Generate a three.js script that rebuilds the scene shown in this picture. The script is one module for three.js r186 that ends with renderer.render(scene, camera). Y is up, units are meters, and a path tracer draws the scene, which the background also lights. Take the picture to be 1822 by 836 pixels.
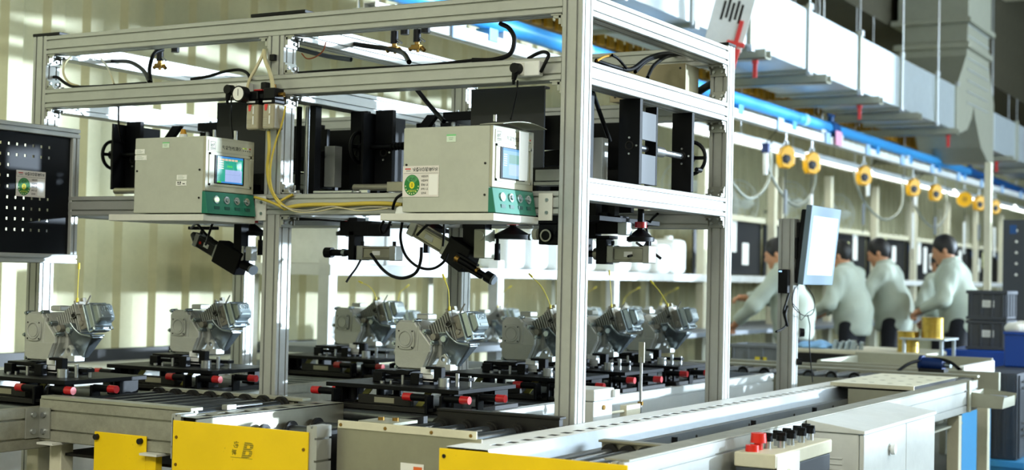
import * as THREE from 'three';
import { mergeGeometries, toCreasedNormals } from 'three/addons/utils/BufferGeometryUtils.js';
import { RoundedBoxGeometry } from 'three/addons/geometries/RoundedBoxGeometry.js';
import { TextGeometry } from 'three/addons/geometries/TextGeometry.js';
import { FontLoader } from 'three/addons/loaders/FontLoader.js';
import { RectAreaLightUniformsLib } from 'three/addons/lights/RectAreaLightUniformsLib.js';

// ---------------------------------------------------------------- camera, sky, sun, lamps, exposure
const scene = new THREE.Scene();
const camera = new THREE.PerspectiveCamera(18.305, 1822 / 836, 0.05, 120);
camera.position.set(2.299, 1.25, 4.424);
camera.rotation.order = 'YXZ';
const D = Math.PI / 180;
camera.rotation.set(1.567 * D, 30.06 * D, 1.232 * D);
camera.focus = 5.3;
camera.userData.fStop = 2.6;
scene.add(camera);

const renderer = new THREE.WebGLRenderer();
renderer.toneMapping = THREE.LinearToneMapping;
renderer.toneMappingExposure = 1.55;
renderer.shadowMap.enabled = true;
RectAreaLightUniformsLib.init();

scene.background = new THREE.Color(0.74, 0.95, 1.12).multiplyScalar(7);
const FILL_LAMP = 80, TUBE = 4;  // strength of the added fill panels, then of the work line tubes
const SUN_TURN = 40 * D, SUN_UP = 4.5 * D;
const sun = new THREE.DirectionalLight(new THREE.Color(0.78, 0.95, 1.12), 4.4);
sun.name = 'sun';
sun.position.set(30 * Math.cos(SUN_TURN) * Math.cos(SUN_UP), 1 + 30 * Math.sin(SUN_UP), -30 * Math.sin(SUN_TURN) * Math.cos(SUN_UP));
sun.target.position.set(0, 1, 0);
sun.castShadow = true;
sun.shadow.radius = 2;
sun.shadow.mapSize.set(4096, 4096);
Object.assign(sun.shadow.camera, { left: -24, right: 24, top: 14, bottom: -14, near: 1, far: 90 });
scene.add(sun, sun.target);

// ---------------------------------------------------------------- helpers
let seed = 7;
const rnd = () => { seed = (seed * 16807) % 2147483647; return seed / 2147483647; };
const V = (x, y, z) => new THREE.Vector3(x, y, z);
const used = new Map();
function numbered(name) { const n = used.get(name) || 0; used.set(name, n + 1); return n ? name + '_' + String(n).padStart(3, '0') : name; }
function tidy(g) {
  if (g.index) g = g.toNonIndexed();
  for (const k of Object.keys(g.attributes)) if (!['position', 'normal', 'uv'].includes(k)) g.deleteAttribute(k);
  if (!g.attributes.normal) g.computeVertexNormals();
  if (!g.attributes.uv) g.setAttribute('uv', new THREE.Float32BufferAttribute(new Float32Array(g.attributes.position.count * 2), 2));
  g.morphAttributes = {}; g.clearGroups();
  return g;
}
function merge(list) { return list.length === 1 ? tidy(list[0]) : mergeGeometries(list.map(tidy)); }
function metreUV(g) {           // uv in metres, from the side each face looks to
  const p = g.attributes.position, n = g.attributes.normal, u = new Float32Array(p.count * 2);
  for (let i = 0; i < p.count; i++) {
    const a = Math.abs(n.getX(i)), b = Math.abs(n.getY(i)), c = Math.abs(n.getZ(i));
    if (a >= b && a >= c) { u[2 * i] = p.getZ(i); u[2 * i + 1] = p.getY(i); }
    else if (b >= c) { u[2 * i] = p.getX(i); u[2 * i + 1] = p.getZ(i); }
    else { u[2 * i] = p.getX(i); u[2 * i + 1] = p.getY(i); }
  }
  g.setAttribute('uv', new THREE.BufferAttribute(u, 2));
  return g;
}
// boxes by their limits, boxes by centre and size, cylinders between points, tubes, extrusions, lathes
const lim = (x0, x1, y0, y1, z0, z1, r = 0) => bx((x0 + x1) / 2, (y0 + y1) / 2, (z0 + z1) / 2, Math.abs(x1 - x0), Math.abs(y1 - y0), Math.abs(z1 - z0), r);
function bx(x, y, z, w, h, d, r = 0) { return (r > 0 ? new RoundedBoxGeometry(w, h, d, 1, Math.min(r, w / 2.01, h / 2.01, d / 2.01)) : new THREE.BoxGeometry(w, h, d)).translate(x, y, z); }
function cyl(a, b, r, r2 = r, seg = 14, open = false) {
  const p = V(...a), q = V(...b), l = p.distanceTo(q), g = new THREE.CylinderGeometry(r2, r, l, seg, 1, open);
  const m = new THREE.Matrix4().compose(p.clone().add(q).multiplyScalar(0.5), new THREE.Quaternion().setFromUnitVectors(V(0, 1, 0), q.clone().sub(p).normalize()), V(1, 1, 1));
  return g.applyMatrix4(m);
}
function tube(pts, r, n = 0, seg = 7) { return new THREE.TubeGeometry(new THREE.CatmullRomCurve3(pts.map((p) => V(...p)), false, 'centripetal'), n || Math.max(8, pts.length * 6), r, seg); }
function ring(x, y, z, R, r, axis = 'y', seg = 24) { const g = new THREE.TorusGeometry(R, r, 8, seg); if (axis === 'y') g.rotateX(Math.PI / 2); if (axis === 'x') g.rotateY(Math.PI / 2); return g.translate(x, y, z); }
function shapeOf(pts, holes = []) { const s = new THREE.Shape(pts.map((p) => new THREE.Vector2(...p))); for (const h of holes) s.holes.push(h.isPath ? h : new THREE.Path(h.map((p) => new THREE.Vector2(...p)))); return s; }
const circlePath = (x, y, r) => { const p = new THREE.Path(); p.absarc(x, y, r, 0, Math.PI * 2, true); p.isPath = true; return p; };
function ext(pts, z0, z1, bevel = 0, holes = [], seg = 8) {      // outline in x,y pushed out along z
  return new THREE.ExtrudeGeometry(pts instanceof THREE.Shape ? pts : shapeOf(pts, holes), { depth: z1 - z0 - 2 * bevel, bevelEnabled: bevel > 0, bevelSize: bevel, bevelThickness: bevel, bevelOffset: -bevel, bevelSegments: 2, curveSegments: seg }).translate(0, 0, z0 + bevel);
}
function lathe(pts, seg = 20) { return new THREE.LatheGeometry(pts.map((p) => new THREE.Vector2(...p)), seg); }
// slotted aluminium profile: outline w x h with grooves g mm in from each edge
function profileShape(w, h, gw, gh, gap = 0.0075, deep = 0.009) {
  const pts = [], side = (len, gs, f) => { for (const g of gs) { const c = g - len / 2; pts.push(f(c - gap / 2, 0), f(c - gap / 2, deep), f(c + gap / 2, deep), f(c + gap / 2, 0)); } };
  const W = w / 2, H = h / 2, k = 0.0025;
  pts.push([-W + k, -H]); side(w, gw, (t, d) => [t, -H + d]); pts.push([W - k, -H], [W, -H + k]);
  side(h, gh, (t, d) => [W - d, t]); pts.push([W, H - k], [W - k, H]);
  side(w, gw, (t, d) => [-t, H - d]); pts.push([-W + k, H], [-W, H - k]);
  side(h, gh, (t, d) => [-W + d, -t]); pts.push([-W, -H + k]);
  return shapeOf(pts);
}
const P88 = profileShape(0.08, 0.08, [0.02, 0.06], [0.02, 0.06]), P48 = profileShape(0.04, 0.08, [0.02], [0.02, 0.06]), P44 = profileShape(0.04, 0.04, [0.02], [0.02]);
const P416 = profileShape(0.04, 0.15, [0.02], [0.04, 0.11]);
// a bar of a profile along an axis: (cx, cy) is its middle in the other two axes
function bar(shape, axis, a, b, c1, c2) {
  const g = new THREE.ExtrudeGeometry(shape, { depth: b - a, bevelEnabled: false, curveSegments: 1 });
  if (axis === 'z') return g.translate(c1, c2, a);
  if (axis === 'x') { g.rotateY(Math.PI / 2); return g.translate(a, c1, c2); }   // shape x -> -z, shape y -> y
  g.rotateX(-Math.PI / 2); return g.translate(c1, a, c2);
}
const worldly = new WeakSet();
function mesh(name, geo, mat) { const m = new THREE.Mesh(metreUV(merge(Array.isArray(geo) ? geo : [geo])), mat); m.name = name; m.castShadow = m.receiveShadow = true; return m; }
function thing(name, label, category, at = [0, 0, 0], turn = 0, group) {
  const o = new THREE.Group(); o.name = numbered(name); o.position.set(...at); o.rotation.y = turn; scene.add(o);
  o.userData = { label, category }; if (group) o.userData.group = group;
  return o;
}
function wthing(...a) { const o = thing(...a); worldly.add(o); return o; }       // its parts are given in room coordinates
function part(o, name, geo, mat, label) {
  const m = mesh(name, geo, mat);
  if (worldly.has(o)) m.geometry.translate(-o.position.x, -o.position.y, -o.position.z);
  if (label) m.userData.label = label;
  o.add(m); return m;
}
function pieces(o, name, list, mat, label) { for (const g of list) part(o, name, g, mat, label); }
function sub(m, name, geo, mat, label) {                                        // a sub-part; in room coordinates if the thing is
  const s = mesh(name, geo, mat), o = m.parent;
  if (worldly.has(o)) s.geometry.translate(-o.position.x, -o.position.y, -o.position.z);
  if (label) s.userData.label = label;
  m.add(s); return s;
}
function single(name, label, category, geo, mat, group) {                       // a thing of one mesh, in room coordinates
  const m = mesh(numbered(name), geo, mat); m.geometry.computeBoundingBox();
  const b = m.geometry.boundingBox, c = [(b.min.x + b.max.x) / 2, b.min.y, (b.min.z + b.max.z) / 2];
  m.geometry.translate(-c[0], -c[1], -c[2]); m.position.set(...c);
  m.userData = { label, category }; if (group) m.userData.group = group;
  scene.add(m); return m;
}
function struct(name, geo, mat, label, category) { const m = mesh(name, geo, mat); m.userData = { kind: 'structure', label, category }; scene.add(m); return m; }
function copy(o, at, turn, label) {
  const c = o.clone(); c.name = numbered(o.name.replace(/_\d+$/, '')); c.userData = { ...o.userData, label }; c.position.set(...at); if (turn !== undefined) c.rotation.y = turn; scene.add(c); return c;
}

// ---------------------------------------------------------------- textures and materials
function noiseField(n, cells, s0) {       // tileable value noise
  let s = s0; const r = () => { s = (s * 16807) % 2147483647; return s / 2147483647; };
  const a = Float32Array.from({ length: cells * cells }, r), o = new Float32Array(n * n), f = (t) => t * t * (3 - 2 * t);
  for (let y = 0; y < n; y++) for (let x = 0; x < n; x++) {
    const u = x / n * cells, v = y / n * cells, i = Math.floor(u), j = Math.floor(v), p = f(u - i), q = f(v - j), i1 = (i + 1) % cells, j1 = (j + 1) % cells;
    o[y * n + x] = (a[j * cells + i] * (1 - p) + a[j * cells + i1] * p) * (1 - q) + (a[j1 * cells + i] * (1 - p) + a[j1 * cells + i1] * p) * q;
  }
  return o;
}
function dataTex(n, fn, srgb, rep) {
  const d = new Uint8Array(n * n * 4);
  for (let i = 0; i < n * n; i++) { const c = fn(i % n, (i / n) | 0, i); for (let k = 0; k < 3; k++) d[4 * i + k] = Math.max(0, Math.min(255, c[k])); d[4 * i + 3] = 255; }
  const t = new THREE.DataTexture(d, n, n); t.wrapS = t.wrapT = THREE.RepeatWrapping; t.magFilter = t.minFilter = THREE.LinearFilter; if (srgb) t.colorSpace = THREE.SRGBColorSpace; t.repeat.set(rep, rep); t.needsUpdate = true; return t;
}
const N = 256, nA = noiseField(N, 8, 11), nB = noiseField(N, 32, 23), nC = noiseField(N, 96, 37), nD = noiseField(N, 4, 51);
const mix3 = (i) => 0.45 * nA[i] + 0.33 * nB[i] + 0.22 * nC[i];
const grime = dataTex(N, (x, y, i) => { const v = 240 + 15 * mix3(i); return [v, v, v * 0.992]; }, true, 1.7);
const grimeHeavy = dataTex(N, (x, y, i) => { const v = 205 + 50 * mix3(i); return [v, v * 0.985, v * 0.95]; }, true, 2.3);
const rough = dataTex(N, (x, y, i) => { const v = 205 + 50 * mix3(i); return [v, v, v]; }, false, 2.1);
const castBump = dataTex(N, (x, y, i) => { const v = 255 * (0.5 * nC[i] + 0.5 * nB[i]); return [v, v, v]; }, false, 14);
const paintTex = dataTex(N, (x, y, i) => { const v = 236 + 19 * mix3(i); return [v, v, v]; }, true, 1.1);
const yellowTex = dataTex(N, (x, y, i) => { const v = 238 + 17 * (0.5 * nA[i] + 0.5 * nD[i]), s = nC[i] > 0.95 && nA[i] > 0.6 ? 40 : 0; return [v - s, v - s, v - s]; }, true, 1.9);
const fabricBump = dataTex(128, (x, y) => { const v = 128 + 60 * Math.sin(x * 0.79) * Math.sin(y * 0.79); return [v, v, v]; }, false, 30);
const M = {};
const mat = (name, color, o = {}) => { M[name] = new THREE.MeshPhysicalMaterial({ color: new THREE.Color(color), roughness: 0.5, metalness: 0, ...o }); M[name].name = name; return M[name]; };
mat('alu', '#b2b4b1', { metalness: 0.28, roughness: 0.42, map: grime, roughnessMap: rough });
mat('aluDull', '#a4a59b', { metalness: 0.25, roughness: 0.5, map: grimeHeavy, roughnessMap: rough });
mat('bracket', '#a9aaa4', { metalness: 0.6, roughness: 0.42, map: grime });
mat('polished', '#8b8e91', { metalness: 1, roughness: 0.4, map: grime });
mat('frontPaint', '#9a9b8a', { roughness: 0.8, map: paintTex });
mat('steel', '#bfc2c4', { metalness: 0.9, roughness: 0.28 });
mat('stainless', '#a8a493', { metalness: 0.75, roughness: 0.42, map: grime, roughnessMap: rough });
mat('brightPlate', '#d3d6d8', { metalness: 0.4, roughness: 0.36, map: grime });
mat('rollerSteel', '#6a7078', { metalness: 0.85, roughness: 0.3, map: grimeHeavy });
mat('darkSteel', '#1d1c1b', { metalness: 0.3, roughness: 0.5, map: grimeHeavy });
mat('blackPaint', '#07080b', { roughness: 0.5, specularIntensity: 0.3, metalness: 0.0, map: paintTex, roughnessMap: rough });
mat('blackPlastic', '#08090c', { roughness: 0.45, specularIntensity: 0.4 });
mat('blackRubber', '#060709', { roughness: 0.5, specularIntensity: 0.35 });
mat('blackGloss', '#04060b', { roughness: 0.5, specularIntensity: 0.4 });
mat('cast', '#bcbeb9', { metalness: 0.35, roughness: 0.45, bumpMap: castBump, bumpScale: 0.0005, map: grime });
mat('castDark', '#a7a59e', { metalness: 0.35, roughness: 0.5, bumpMap: castBump, bumpScale: 0.0006, map: grimeHeavy });
mat('zinc', '#a9b4ba', { metalness: 0.85, roughness: 0.26, map: grime });
mat('capGray', '#9aa5a8', { metalness: 0.7, roughness: 0.3, map: grime });
mat('red', '#b3161c', { roughness: 0.35, clearcoat: 0.3 });
mat('redBright', '#d2240f', { roughness: 0.35 });
mat('pinkTie', '#e2423f', { roughness: 0.6 });
mat('yellow', '#ffd500', { roughness: 0.42, map: yellowTex });
mat('yellowTag', '#e6d23c', { roughness: 0.5 });
mat('hoist', '#f0b000', { roughness: 0.4 });
mat('tray', '#c08a10', { roughness: 0.5, map: grime });
mat('testerGray', '#bfc2b4', { roughness: 0.5, map: paintTex });
mat('testerPanel', '#b6b49c', { roughness: 0.5, map: paintTex });
mat('green', '#11735c', { roughness: 0.45 });
mat('offWhite', '#dfdfd6', { roughness: 0.5, map: paintTex });
mat('cream', '#d9d4bc', { roughness: 0.5, map: grime });
mat('white', '#eef0ee', { roughness: 0.45, map: paintTex });
mat('cabinetWhite', '#d6d9d6', { roughness: 0.42, map: paintTex });
mat('paper', '#f0f0ea', { roughness: 0.8 });
mat('brass', '#96743a', { metalness: 0.9, roughness: 0.3 });
mat('brassTin', '#c9a84e', { metalness: 0.85, roughness: 0.28, map: grime });
mat('amber', '#b9a98a', { roughness: 0.3, transmission: 0.25, thickness: 0, map: paintTex });
mat('hoseYellow', '#c9b248', { roughness: 0.4 });
mat('hoseClear', '#c8bf98', { roughness: 0.3 });
mat('wireGray', '#a9a491', { roughness: 0.5 });
mat('pipeBlue', '#3fa0e4', { roughness: 0.35, clearcoat: 0.4, clearcoatRoughness: 0.25 });
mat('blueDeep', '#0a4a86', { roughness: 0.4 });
mat('blueLight', '#3d8fc4', { roughness: 0.4 });
mat('blueBin', '#06409a', { roughness: 0.4 });
mat('navy', '#0d2c66', { roughness: 0.4, metalness: 0.2 });
mat('crateGray', '#3a3f47', { roughness: 0.5, map: paintTex });
mat('crateLight', '#7c8288', { roughness: 0.5, map: paintTex });
mat('galv', '#c3ccd2', { metalness: 0.45, roughness: 0.4, map: grime, roughnessMap: rough });
mat('galvDull', '#a9a999', { metalness: 0.4, roughness: 0.5, map: grime });
mat('concrete', '#56574e', { roughness: 0.5, map: grimeHeavy });
mat('wallPaint', '#c0ba90', { roughness: 0.55, map: paintTex });
mat('roof', '#4d4836', { roughness: 0.8, map: grimeHeavy });
mat('roomPaint', '#b9b798', { roughness: 0.8, map: paintTex });
mat('fanGray', '#b9bcae', { roughness: 0.6 });
mat('jacket', '#b3bcae', { roughness: 0.85, bumpMap: fabricBump, bumpScale: 0.0006, sheen: 0.2 });
mat('trousers', '#14161d', { roughness: 0.85 });
mat('skin', '#c08a66', { roughness: 0.55 });
mat('hair', '#120f0e', { roughness: 0.55 });
mat('screenOff', '#dff4f8', { roughness: 0.2 });
M.lamp = new THREE.MeshStandardMaterial({ color: '#ffffff', emissive: new THREE.Color(0.92, 1, 0.98), emissiveIntensity: 2.2, roughness: 0.5 }); M.lamp.name = 'lamp';  // glow of the added fill panels
function canvasMat(name, w, h, draw, o = {}) {     // flat print, drawn on a sheet w x h pixels
  const c = document.createElement('canvas'); c.width = w; c.height = h; const g = c.getContext('2d'); draw(g, w, h);
  const t = new THREE.CanvasTexture(c); t.colorSpace = THREE.SRGBColorSpace; t.magFilter = t.minFilter = THREE.LinearFilter;
  const m = new THREE.MeshStandardMaterial({ roughness: 0.6, ...(o.glow ? { color: '#000000', emissive: '#ffffff', emissiveMap: t, emissiveIntensity: o.glow, roughness: 0.25 } : { map: t }), ...(o.m || {}) }); m.name = name; M[name] = m; return m;
}
function sheet(o, name, w, h, at, face, mat, label, thick = 0.0015) {  // a thin printed plate whose front carries the print once; face: 'x' or 'z'
  const g = new THREE.BoxGeometry(w, h, thick), u = g.attributes.uv;
  const m = new THREE.Mesh(g, mat); m.name = name; m.castShadow = m.receiveShadow = true;
  if (face === 'x') g.rotateY(Math.PI / 2);
  g.translate(...at); if (worldly.has(o)) g.translate(-o.position.x, -o.position.y, -o.position.z);
  if (label) m.userData.label = label;
  o.add(m); return m;
}
mat('bowl', '#a59c84', { roughness: 0.25, clearcoat: 0.5, map: paintTex });
mat('monitorGray', '#6f8290', { roughness: 0.4 });
mat('wireOrange', '#a8542a', { roughness: 0.5 });
mat('cableGray', '#4a5058', { roughness: 0.5 });
mat('emblem', '#8a7a14', { roughness: 0.6 });
mat('pipeJoint', '#8fd0f4', { roughness: 0.35 });
mat('clipBlue', '#a8ccf0', { roughness: 0.4 });
mat('pinkCard', '#efa8c8', { roughness: 0.7 });
mat('roofBrown', '#6a4c10', { roughness: 0.6 });
mat('hoseGray', '#84887c', { roughness: 0.5 });
mat('navyDark', '#070b14', { roughness: 0.5 });
mat('paperYellow', '#dfe0a8', { roughness: 0.7 });
mat('clothBlue', '#86b4e0', { roughness: 0.9 });
mat('strap', '#8c8a44', { roughness: 0.5 });
M.screenGlow = new THREE.MeshStandardMaterial({ color: '#dff4f8', emissive: new THREE.Color(0.72, 0.93, 1.0), emissiveIntensity: 0.6, roughness: 0.25 }); M.screenGlow.name = 'screenGlow';
M.ledBlue = new THREE.MeshStandardMaterial({ color: '#cfe4ff', emissive: '#8fc4ff', emissiveIntensity: 1.2 }); M.ledBlue.name = 'ledBlue';
M.tubeGlow = new THREE.MeshStandardMaterial({ color: '#ffffff', emissive: new THREE.Color(0.95, 1, 0.94), emissiveIntensity: 4, roughness: 0.4 }); M.tubeGlow.name = 'tubeGlow';
canvasMat('warnLabel', 128, 96, (g, w, h) => { g.fillStyle = '#e9e7e0'; g.fillRect(0, 0, w, h); g.fillStyle = '#e0682a'; g.fillRect(72, 14, 48, 18); g.fillStyle = '#333'; g.beginPath(); g.arc(40, 60, 18, 0, 7); g.fill(); g.fillRect(70, 50, 44, 5); g.fillRect(70, 64, 36, 5); });
mat('beigeBox', '#a59a78', { roughness: 0.6, map: paintTex });
mat('panelBlack', '#12181f', { roughness: 0.45 });
// ---------------------------------------------------------------- the hall
struct('floor', lim(-4.6, 9.3, -0.2, 0, -46, 8.8), M.concrete, 'grey sealed concrete factory floor', 'floor');
struct('ceiling', [lim(-4.6, 9.3, 6.6, 6.8, -46, 8.8), lim(-4.2, -2.5, 4.3, 4.4, -45.8, -5), lim(-2.55, -2.5, 4.4, 6.6, -45.8, -5)], M.roof, 'dark olive factory ceiling high above the ducts', 'ceiling');
{
  const pts = [], pitch = 0.3; let z = -45.8;
  while (z < 8.6) { pts.push([z, 0], [z + 0.13, 0], [z + 0.165, 0.035], [z + 0.265, 0.035]); z += pitch; }
  pts.push([z, 0], [z, -0.12], [-45.8, -0.12]);
  const g = new THREE.ExtrudeGeometry(shapeOf(pts), { depth: 6.6, bevelEnabled: false }); g.rotateX(-Math.PI / 2);      // (z, x, up): turned so the ribs look to +x
  g.rotateY(-Math.PI / 2);
  g.translate(-4.2, 0, 0); const idx = g;
  struct('wall_left', idx, M.wallPaint, 'yellowish green corrugated metal wall behind the machines', 'wall');
}
struct('wall_back', lim(-4.6, 9.3, 0, 6.6, -46, -45.8), M.roomPaint, 'far end wall of the hall', 'wall');
struct('wall_front', lim(-4.6, 9.3, 0, 6.6, 8.6, 8.8), M.frontPaint, 'near end wall of the hall', 'wall');
{
  const g = [lim(9, 9.3, 0, 1.48, -45.8, 8.6), lim(9, 9.3, 5.9, 6.6, -45.8, 8.6), lim(9, 9.3, 1.48, 5.9, -45.8, -18.98), lim(9, 9.3, 1.48, 5.9, -1.6, 8.6)], edges = [];
  for (let z = -18.98; z < -2; z += 5.8) { g.push(lim(9, 9.3, 1.48, 5.9, z, z + 0.2)); edges.push(z + 0.2); }
  struct('wall_right', g, M.roomPaint, 'window wall of the hall', 'wall');
  edges.forEach((z, i) => {
    const z1 = Math.min(z + 5.6, -1.6); if (z1 - z < 0.5) return;
    const f = [lim(9.1, 9.16, 1.48, 1.54, z, z1), lim(9.1, 9.16, 5.84, 5.9, z, z1), lim(9.1, 9.16, 3.3, 3.34, z, z1), lim(9.1, 9.16, 1.48, 5.9, z, z + 0.05), lim(9.1, 9.16, 1.48, 5.9, z1 - 0.05, z1)];
    for (let k = 1; k < 6; k++) f.push(lim(9.11, 9.15, 1.48, 5.9, z + k * (z1 - z) / 6 - 0.02, z + k * (z1 - z) / 6 + 0.02));
    struct('window_' + (i + 1), f, M.white, 'white window frame in the long window wall', 'window');
  });
}
for (let i = 0; i < 8; i++) { const z = -2.5 - 5.5 * i; struct('trim_' + (i + 1), [lim(-2.48, 9, 5.7, 5.74, z - 0.12, z + 0.12), lim(-2.48, 9, 5.74, 6.16, z - 0.01, z + 0.01), lim(-2.48, 9, 6.16, 6.6, z - 0.12, z + 0.12)], M.cream, 'painted steel roof beam across the hall', 'roof beam'); }
// unseen fill lamps, added: each a lit panel with its light just below
for (let i = 0; i < 7; i++) {
  const [x, z] = [[3.9, 4.6], [0.9, 6.4], [3.3, 7.7], [-1.5, 7.4], [4.6, -2.8], [4.6, -9], [4.6, -15.2]][i], o = thing('added_fill_lamp', 'added fill light panel under the hall ceiling, ' + ['above the right of the camera', 'above and behind the camera', 'close to the front wall on the right', 'close to the front wall on the left', 'over the right aisle, first', 'over the right aisle, second', 'over the right aisle, third'][i], 'lamp', [x, 5.5, z], 0, 'added fill panels under the ceiling');
  part(o, 'housing', bx(0, 0.05, 0, 1.3, 0.08, 0.5, 0.01), M.white); pieces(o, 'hanger', [-0.5, 0.5].map((q) => cyl([q, 0.09, 0], [q, 1.09, 0], 0.008)), M.steel);
  part(o, 'diffuser', bx(0, 0.004, 0, 1.2, 0.012, 0.4), M.lamp);
  const l = new THREE.RectAreaLight(new THREE.Color(1.0, 0.99, 0.86), FILL_LAMP, 1.2, 0.4); l.position.set(0, -0.012, 0); l.rotation.x = -Math.PI / 2; l.castShadow = true; o.add(l);
}

// ---------------------------------------------------------------- aluminium machine frame
const frame = wthing('machine_frame', 'large aluminium profile frame with three levels of beams around the test stations', 'machine frame', [-1.345, 0, -0.71]);
const XP = [-0.04, -1.3425, -2.65], ZP = [-0.04, -1.38];
for (const z of ZP) for (const x of XP) {
  const mid = x === XP[1];
  for (const [a, b] of mid ? [[0, 1.463], [1.543, 1.929], [2.007, 2.16]] : [[0, 2.24]]) part(frame, 'post', bar(P88, 'y', a, b, x, z), M.alu);
}
for (const z of ZP) for (const y of [2.2, 1.968, 1.503]) part(frame, 'beam', bar(P88, 'x', -2.61, -0.08, y, z), M.alu);
for (const x of XP) for (const y of [2.195, 1.957, 1.554]) {
  if (x !== XP[0] && y === 1.554) part(frame, 'beam', bar(P88, 'z', -1.34, -0.08, x, 1.503), M.alu);
  else part(frame, 'beam', bar(P88, 'z', -1.34, -0.08, x, y), M.alu);
}
for (const [x0, x1] of [[-2.693, -2.53], [-1.47, -1.2], [-0.083, 0.003]]) part(frame, 'end_cap', lim(x0, x1, 2.2405, 2.253, -0.083, 0.003, 0.002), M.blackPlastic);
part(frame, 'end_cap', lim(-0.083, 0.003, 2.2405, 2.253, -1.423, -1.337, 0.002), M.blackPlastic);
// corner brackets: c is the inner corner, s the way along the beam, d up (1) or down (-1) the post
function bracket(c, axis, s, d) {
  const [x, y, z] = c, g = [], b = [], w = 0.036, L = 0.046, t = 0.006;
  const P = (u0, u1, v0, v1, w0, w1) => { const U = [u0 * s, u1 * s], Q = [v0 * d, v1 * d]; return axis === 'x' ? lim(x + U[0], x + U[1], y + Q[0], y + Q[1], z + w0, z + w1, 0.001) : lim(x + w0, x + w1, y + Q[0], y + Q[1], z + U[0], z + U[1], 0.001); };
  g.push(P(0, t, 0, L, -w, w), P(0, L, 0, t, -w, w), P(t, L * 0.8, t, L * 0.35, -w, -w + 0.005), P(t, L * 0.8, t, L * 0.35, w - 0.005, w), P(t, L * 0.35, t, L * 0.8, -w, -w + 0.005), P(t, L * 0.35, t, L * 0.8, w - 0.005, w));
  for (const o of [-0.019, 0.019]) {
    const at = (u, v) => axis === 'x' ? [x + u * s, y + v * d, z + o] : [x + o, y + v * d, z + u * s];
    b.push(cyl(at(t, 0.027), at(t + 0.007, 0.027), 0.007, 0.006, 8), cyl(at(0.027, t), at(0.027, t + 0.007), 0.007, 0.006, 8));
  }
  const m = part(frame, 'corner_bracket', g, M.bracket); for (const q of b) sub(m, 'bolt_head', q, M.steel);
}
for (const [y, d] of [[2.154, -1], [1.998, 1], [1.916, -1], [1.595, 1], [1.513, -1]]) bracket([-0.04, y, -1.339], 'z', 1, d);
for (const x of [XP[1], XP[2]]) for (const [y, d] of [[2.159, -1], [2.009, 1], [1.927, -1], [1.545, 1], [1.461, -1]]) bracket([x + 0.0405, y, -0.04], 'x', 1, d);
for (const [y, d] of [[2.159, -1], [1.927, -1]]) { bracket([XP[0] - 0.0405, y, -0.04], 'x', -1, d); bracket([XP[1] - 0.0405, y, -0.04], 'x', -1, d); }
for (const x of [XP[1], XP[2]]) for (const [y, d] of [[2.159, -1], [2.009, 1], [1.461, -1]]) bracket([x + 0.0405, y, -1.38], 'x', 1, d);
// ---------------------------------------------------------------- Chinese lettering drawn stroke by stroke on a 10 x 10 grid
const GLYPH = {
  气: '31-14 22-82 34-74 26-76-78-89-98', 密: '50-51 13-12-92-93 24-15 35-37-77 84-27 64-74 28-29-89-88 57-59', 性: '20-29 12-14 32-43 62-54 54-94 56-86 71-79 49-99', 检: '12-42 21-29 23-06 34-46 71-44 71-95 54-84 56-57 76-77 96-88 59-99',
  测: '11-22 13-24 19-36 41-46 41-71-76 52-56-39 57-79 82-87 90-99-88', 仪: '31-05 23-29 50-61 42-99 92-39', 设: '12-23 04-34-38-47 61-63-54 61-81-83-94 55-85-49 56-99', 备: '40-14 31-81-15 42-95 26-86-89-29-26 28-88 56-59',
  状: '30-39 11-22 06-34 53-94 73-49 75-99 81-92', 态: '12-92 50-15 54-95 16-18 36-39-79-77 56-67 86-97', 管: '20-12 21-41 70-62 71-91 14-13-93-94 25-75-76-26 25-29 28-88-89-29', 理: '12-42 15-45 18-47 22-28 52-92-95-55-52 54-94 72-79 57-97 49-99',
  标: '13-43 20-29 22-06 51-91 44-94 74-79 56-47 86-97', 识: '12-23 04-34-38-47 52-92-95-55-52 66-49 86-99', 名: '50-14 41-81-39 24-45 36-86-89-39-36', 称: '30-13 13-43 21-29 24-06 61-53 52-92 72-79 55-47 85-97', 编: '21-13 13-33-16-45 18-47 60-61 52-92-94-54 54-59 55-95 57-97',
  博: '14-34 21-29 42-92 45-85 43-46 83-86 63-66 47-97 77-79 57-68', 号: '21-81-84-24-21 15-95 46-37-77-69', 人: '50-54-09 54-99', 员: '31-71-73-31 25-85 25-28 85-88 55-57-29 67-89', 运: '11-22 14-24-28-99 41-81 43-93 63-47-87', 行: '31-14 33-06 26-29 51-91 44-94 74-79', 海: '11-22 13-24 06-29 50-42 41-91 44-84-79-39 36-96 55-57',
};
function han(g, text, x, y, s, lw = 0.09, gap = 1.12) {
  g.lineWidth = s * lw; g.lineCap = 'square'; g.lineJoin = 'miter';
  for (const ch of text) { for (const l of (GLYPH[ch] || '').split(' ')) { g.beginPath(); l.split('-').forEach((q, i) => g[i ? 'lineTo' : 'moveTo'](x + (+q[0] + 0.5) / 10 * s, y + (+q[1] + 0.5) / 10 * s)); g.stroke(); } x += s * gap; }
}
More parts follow.
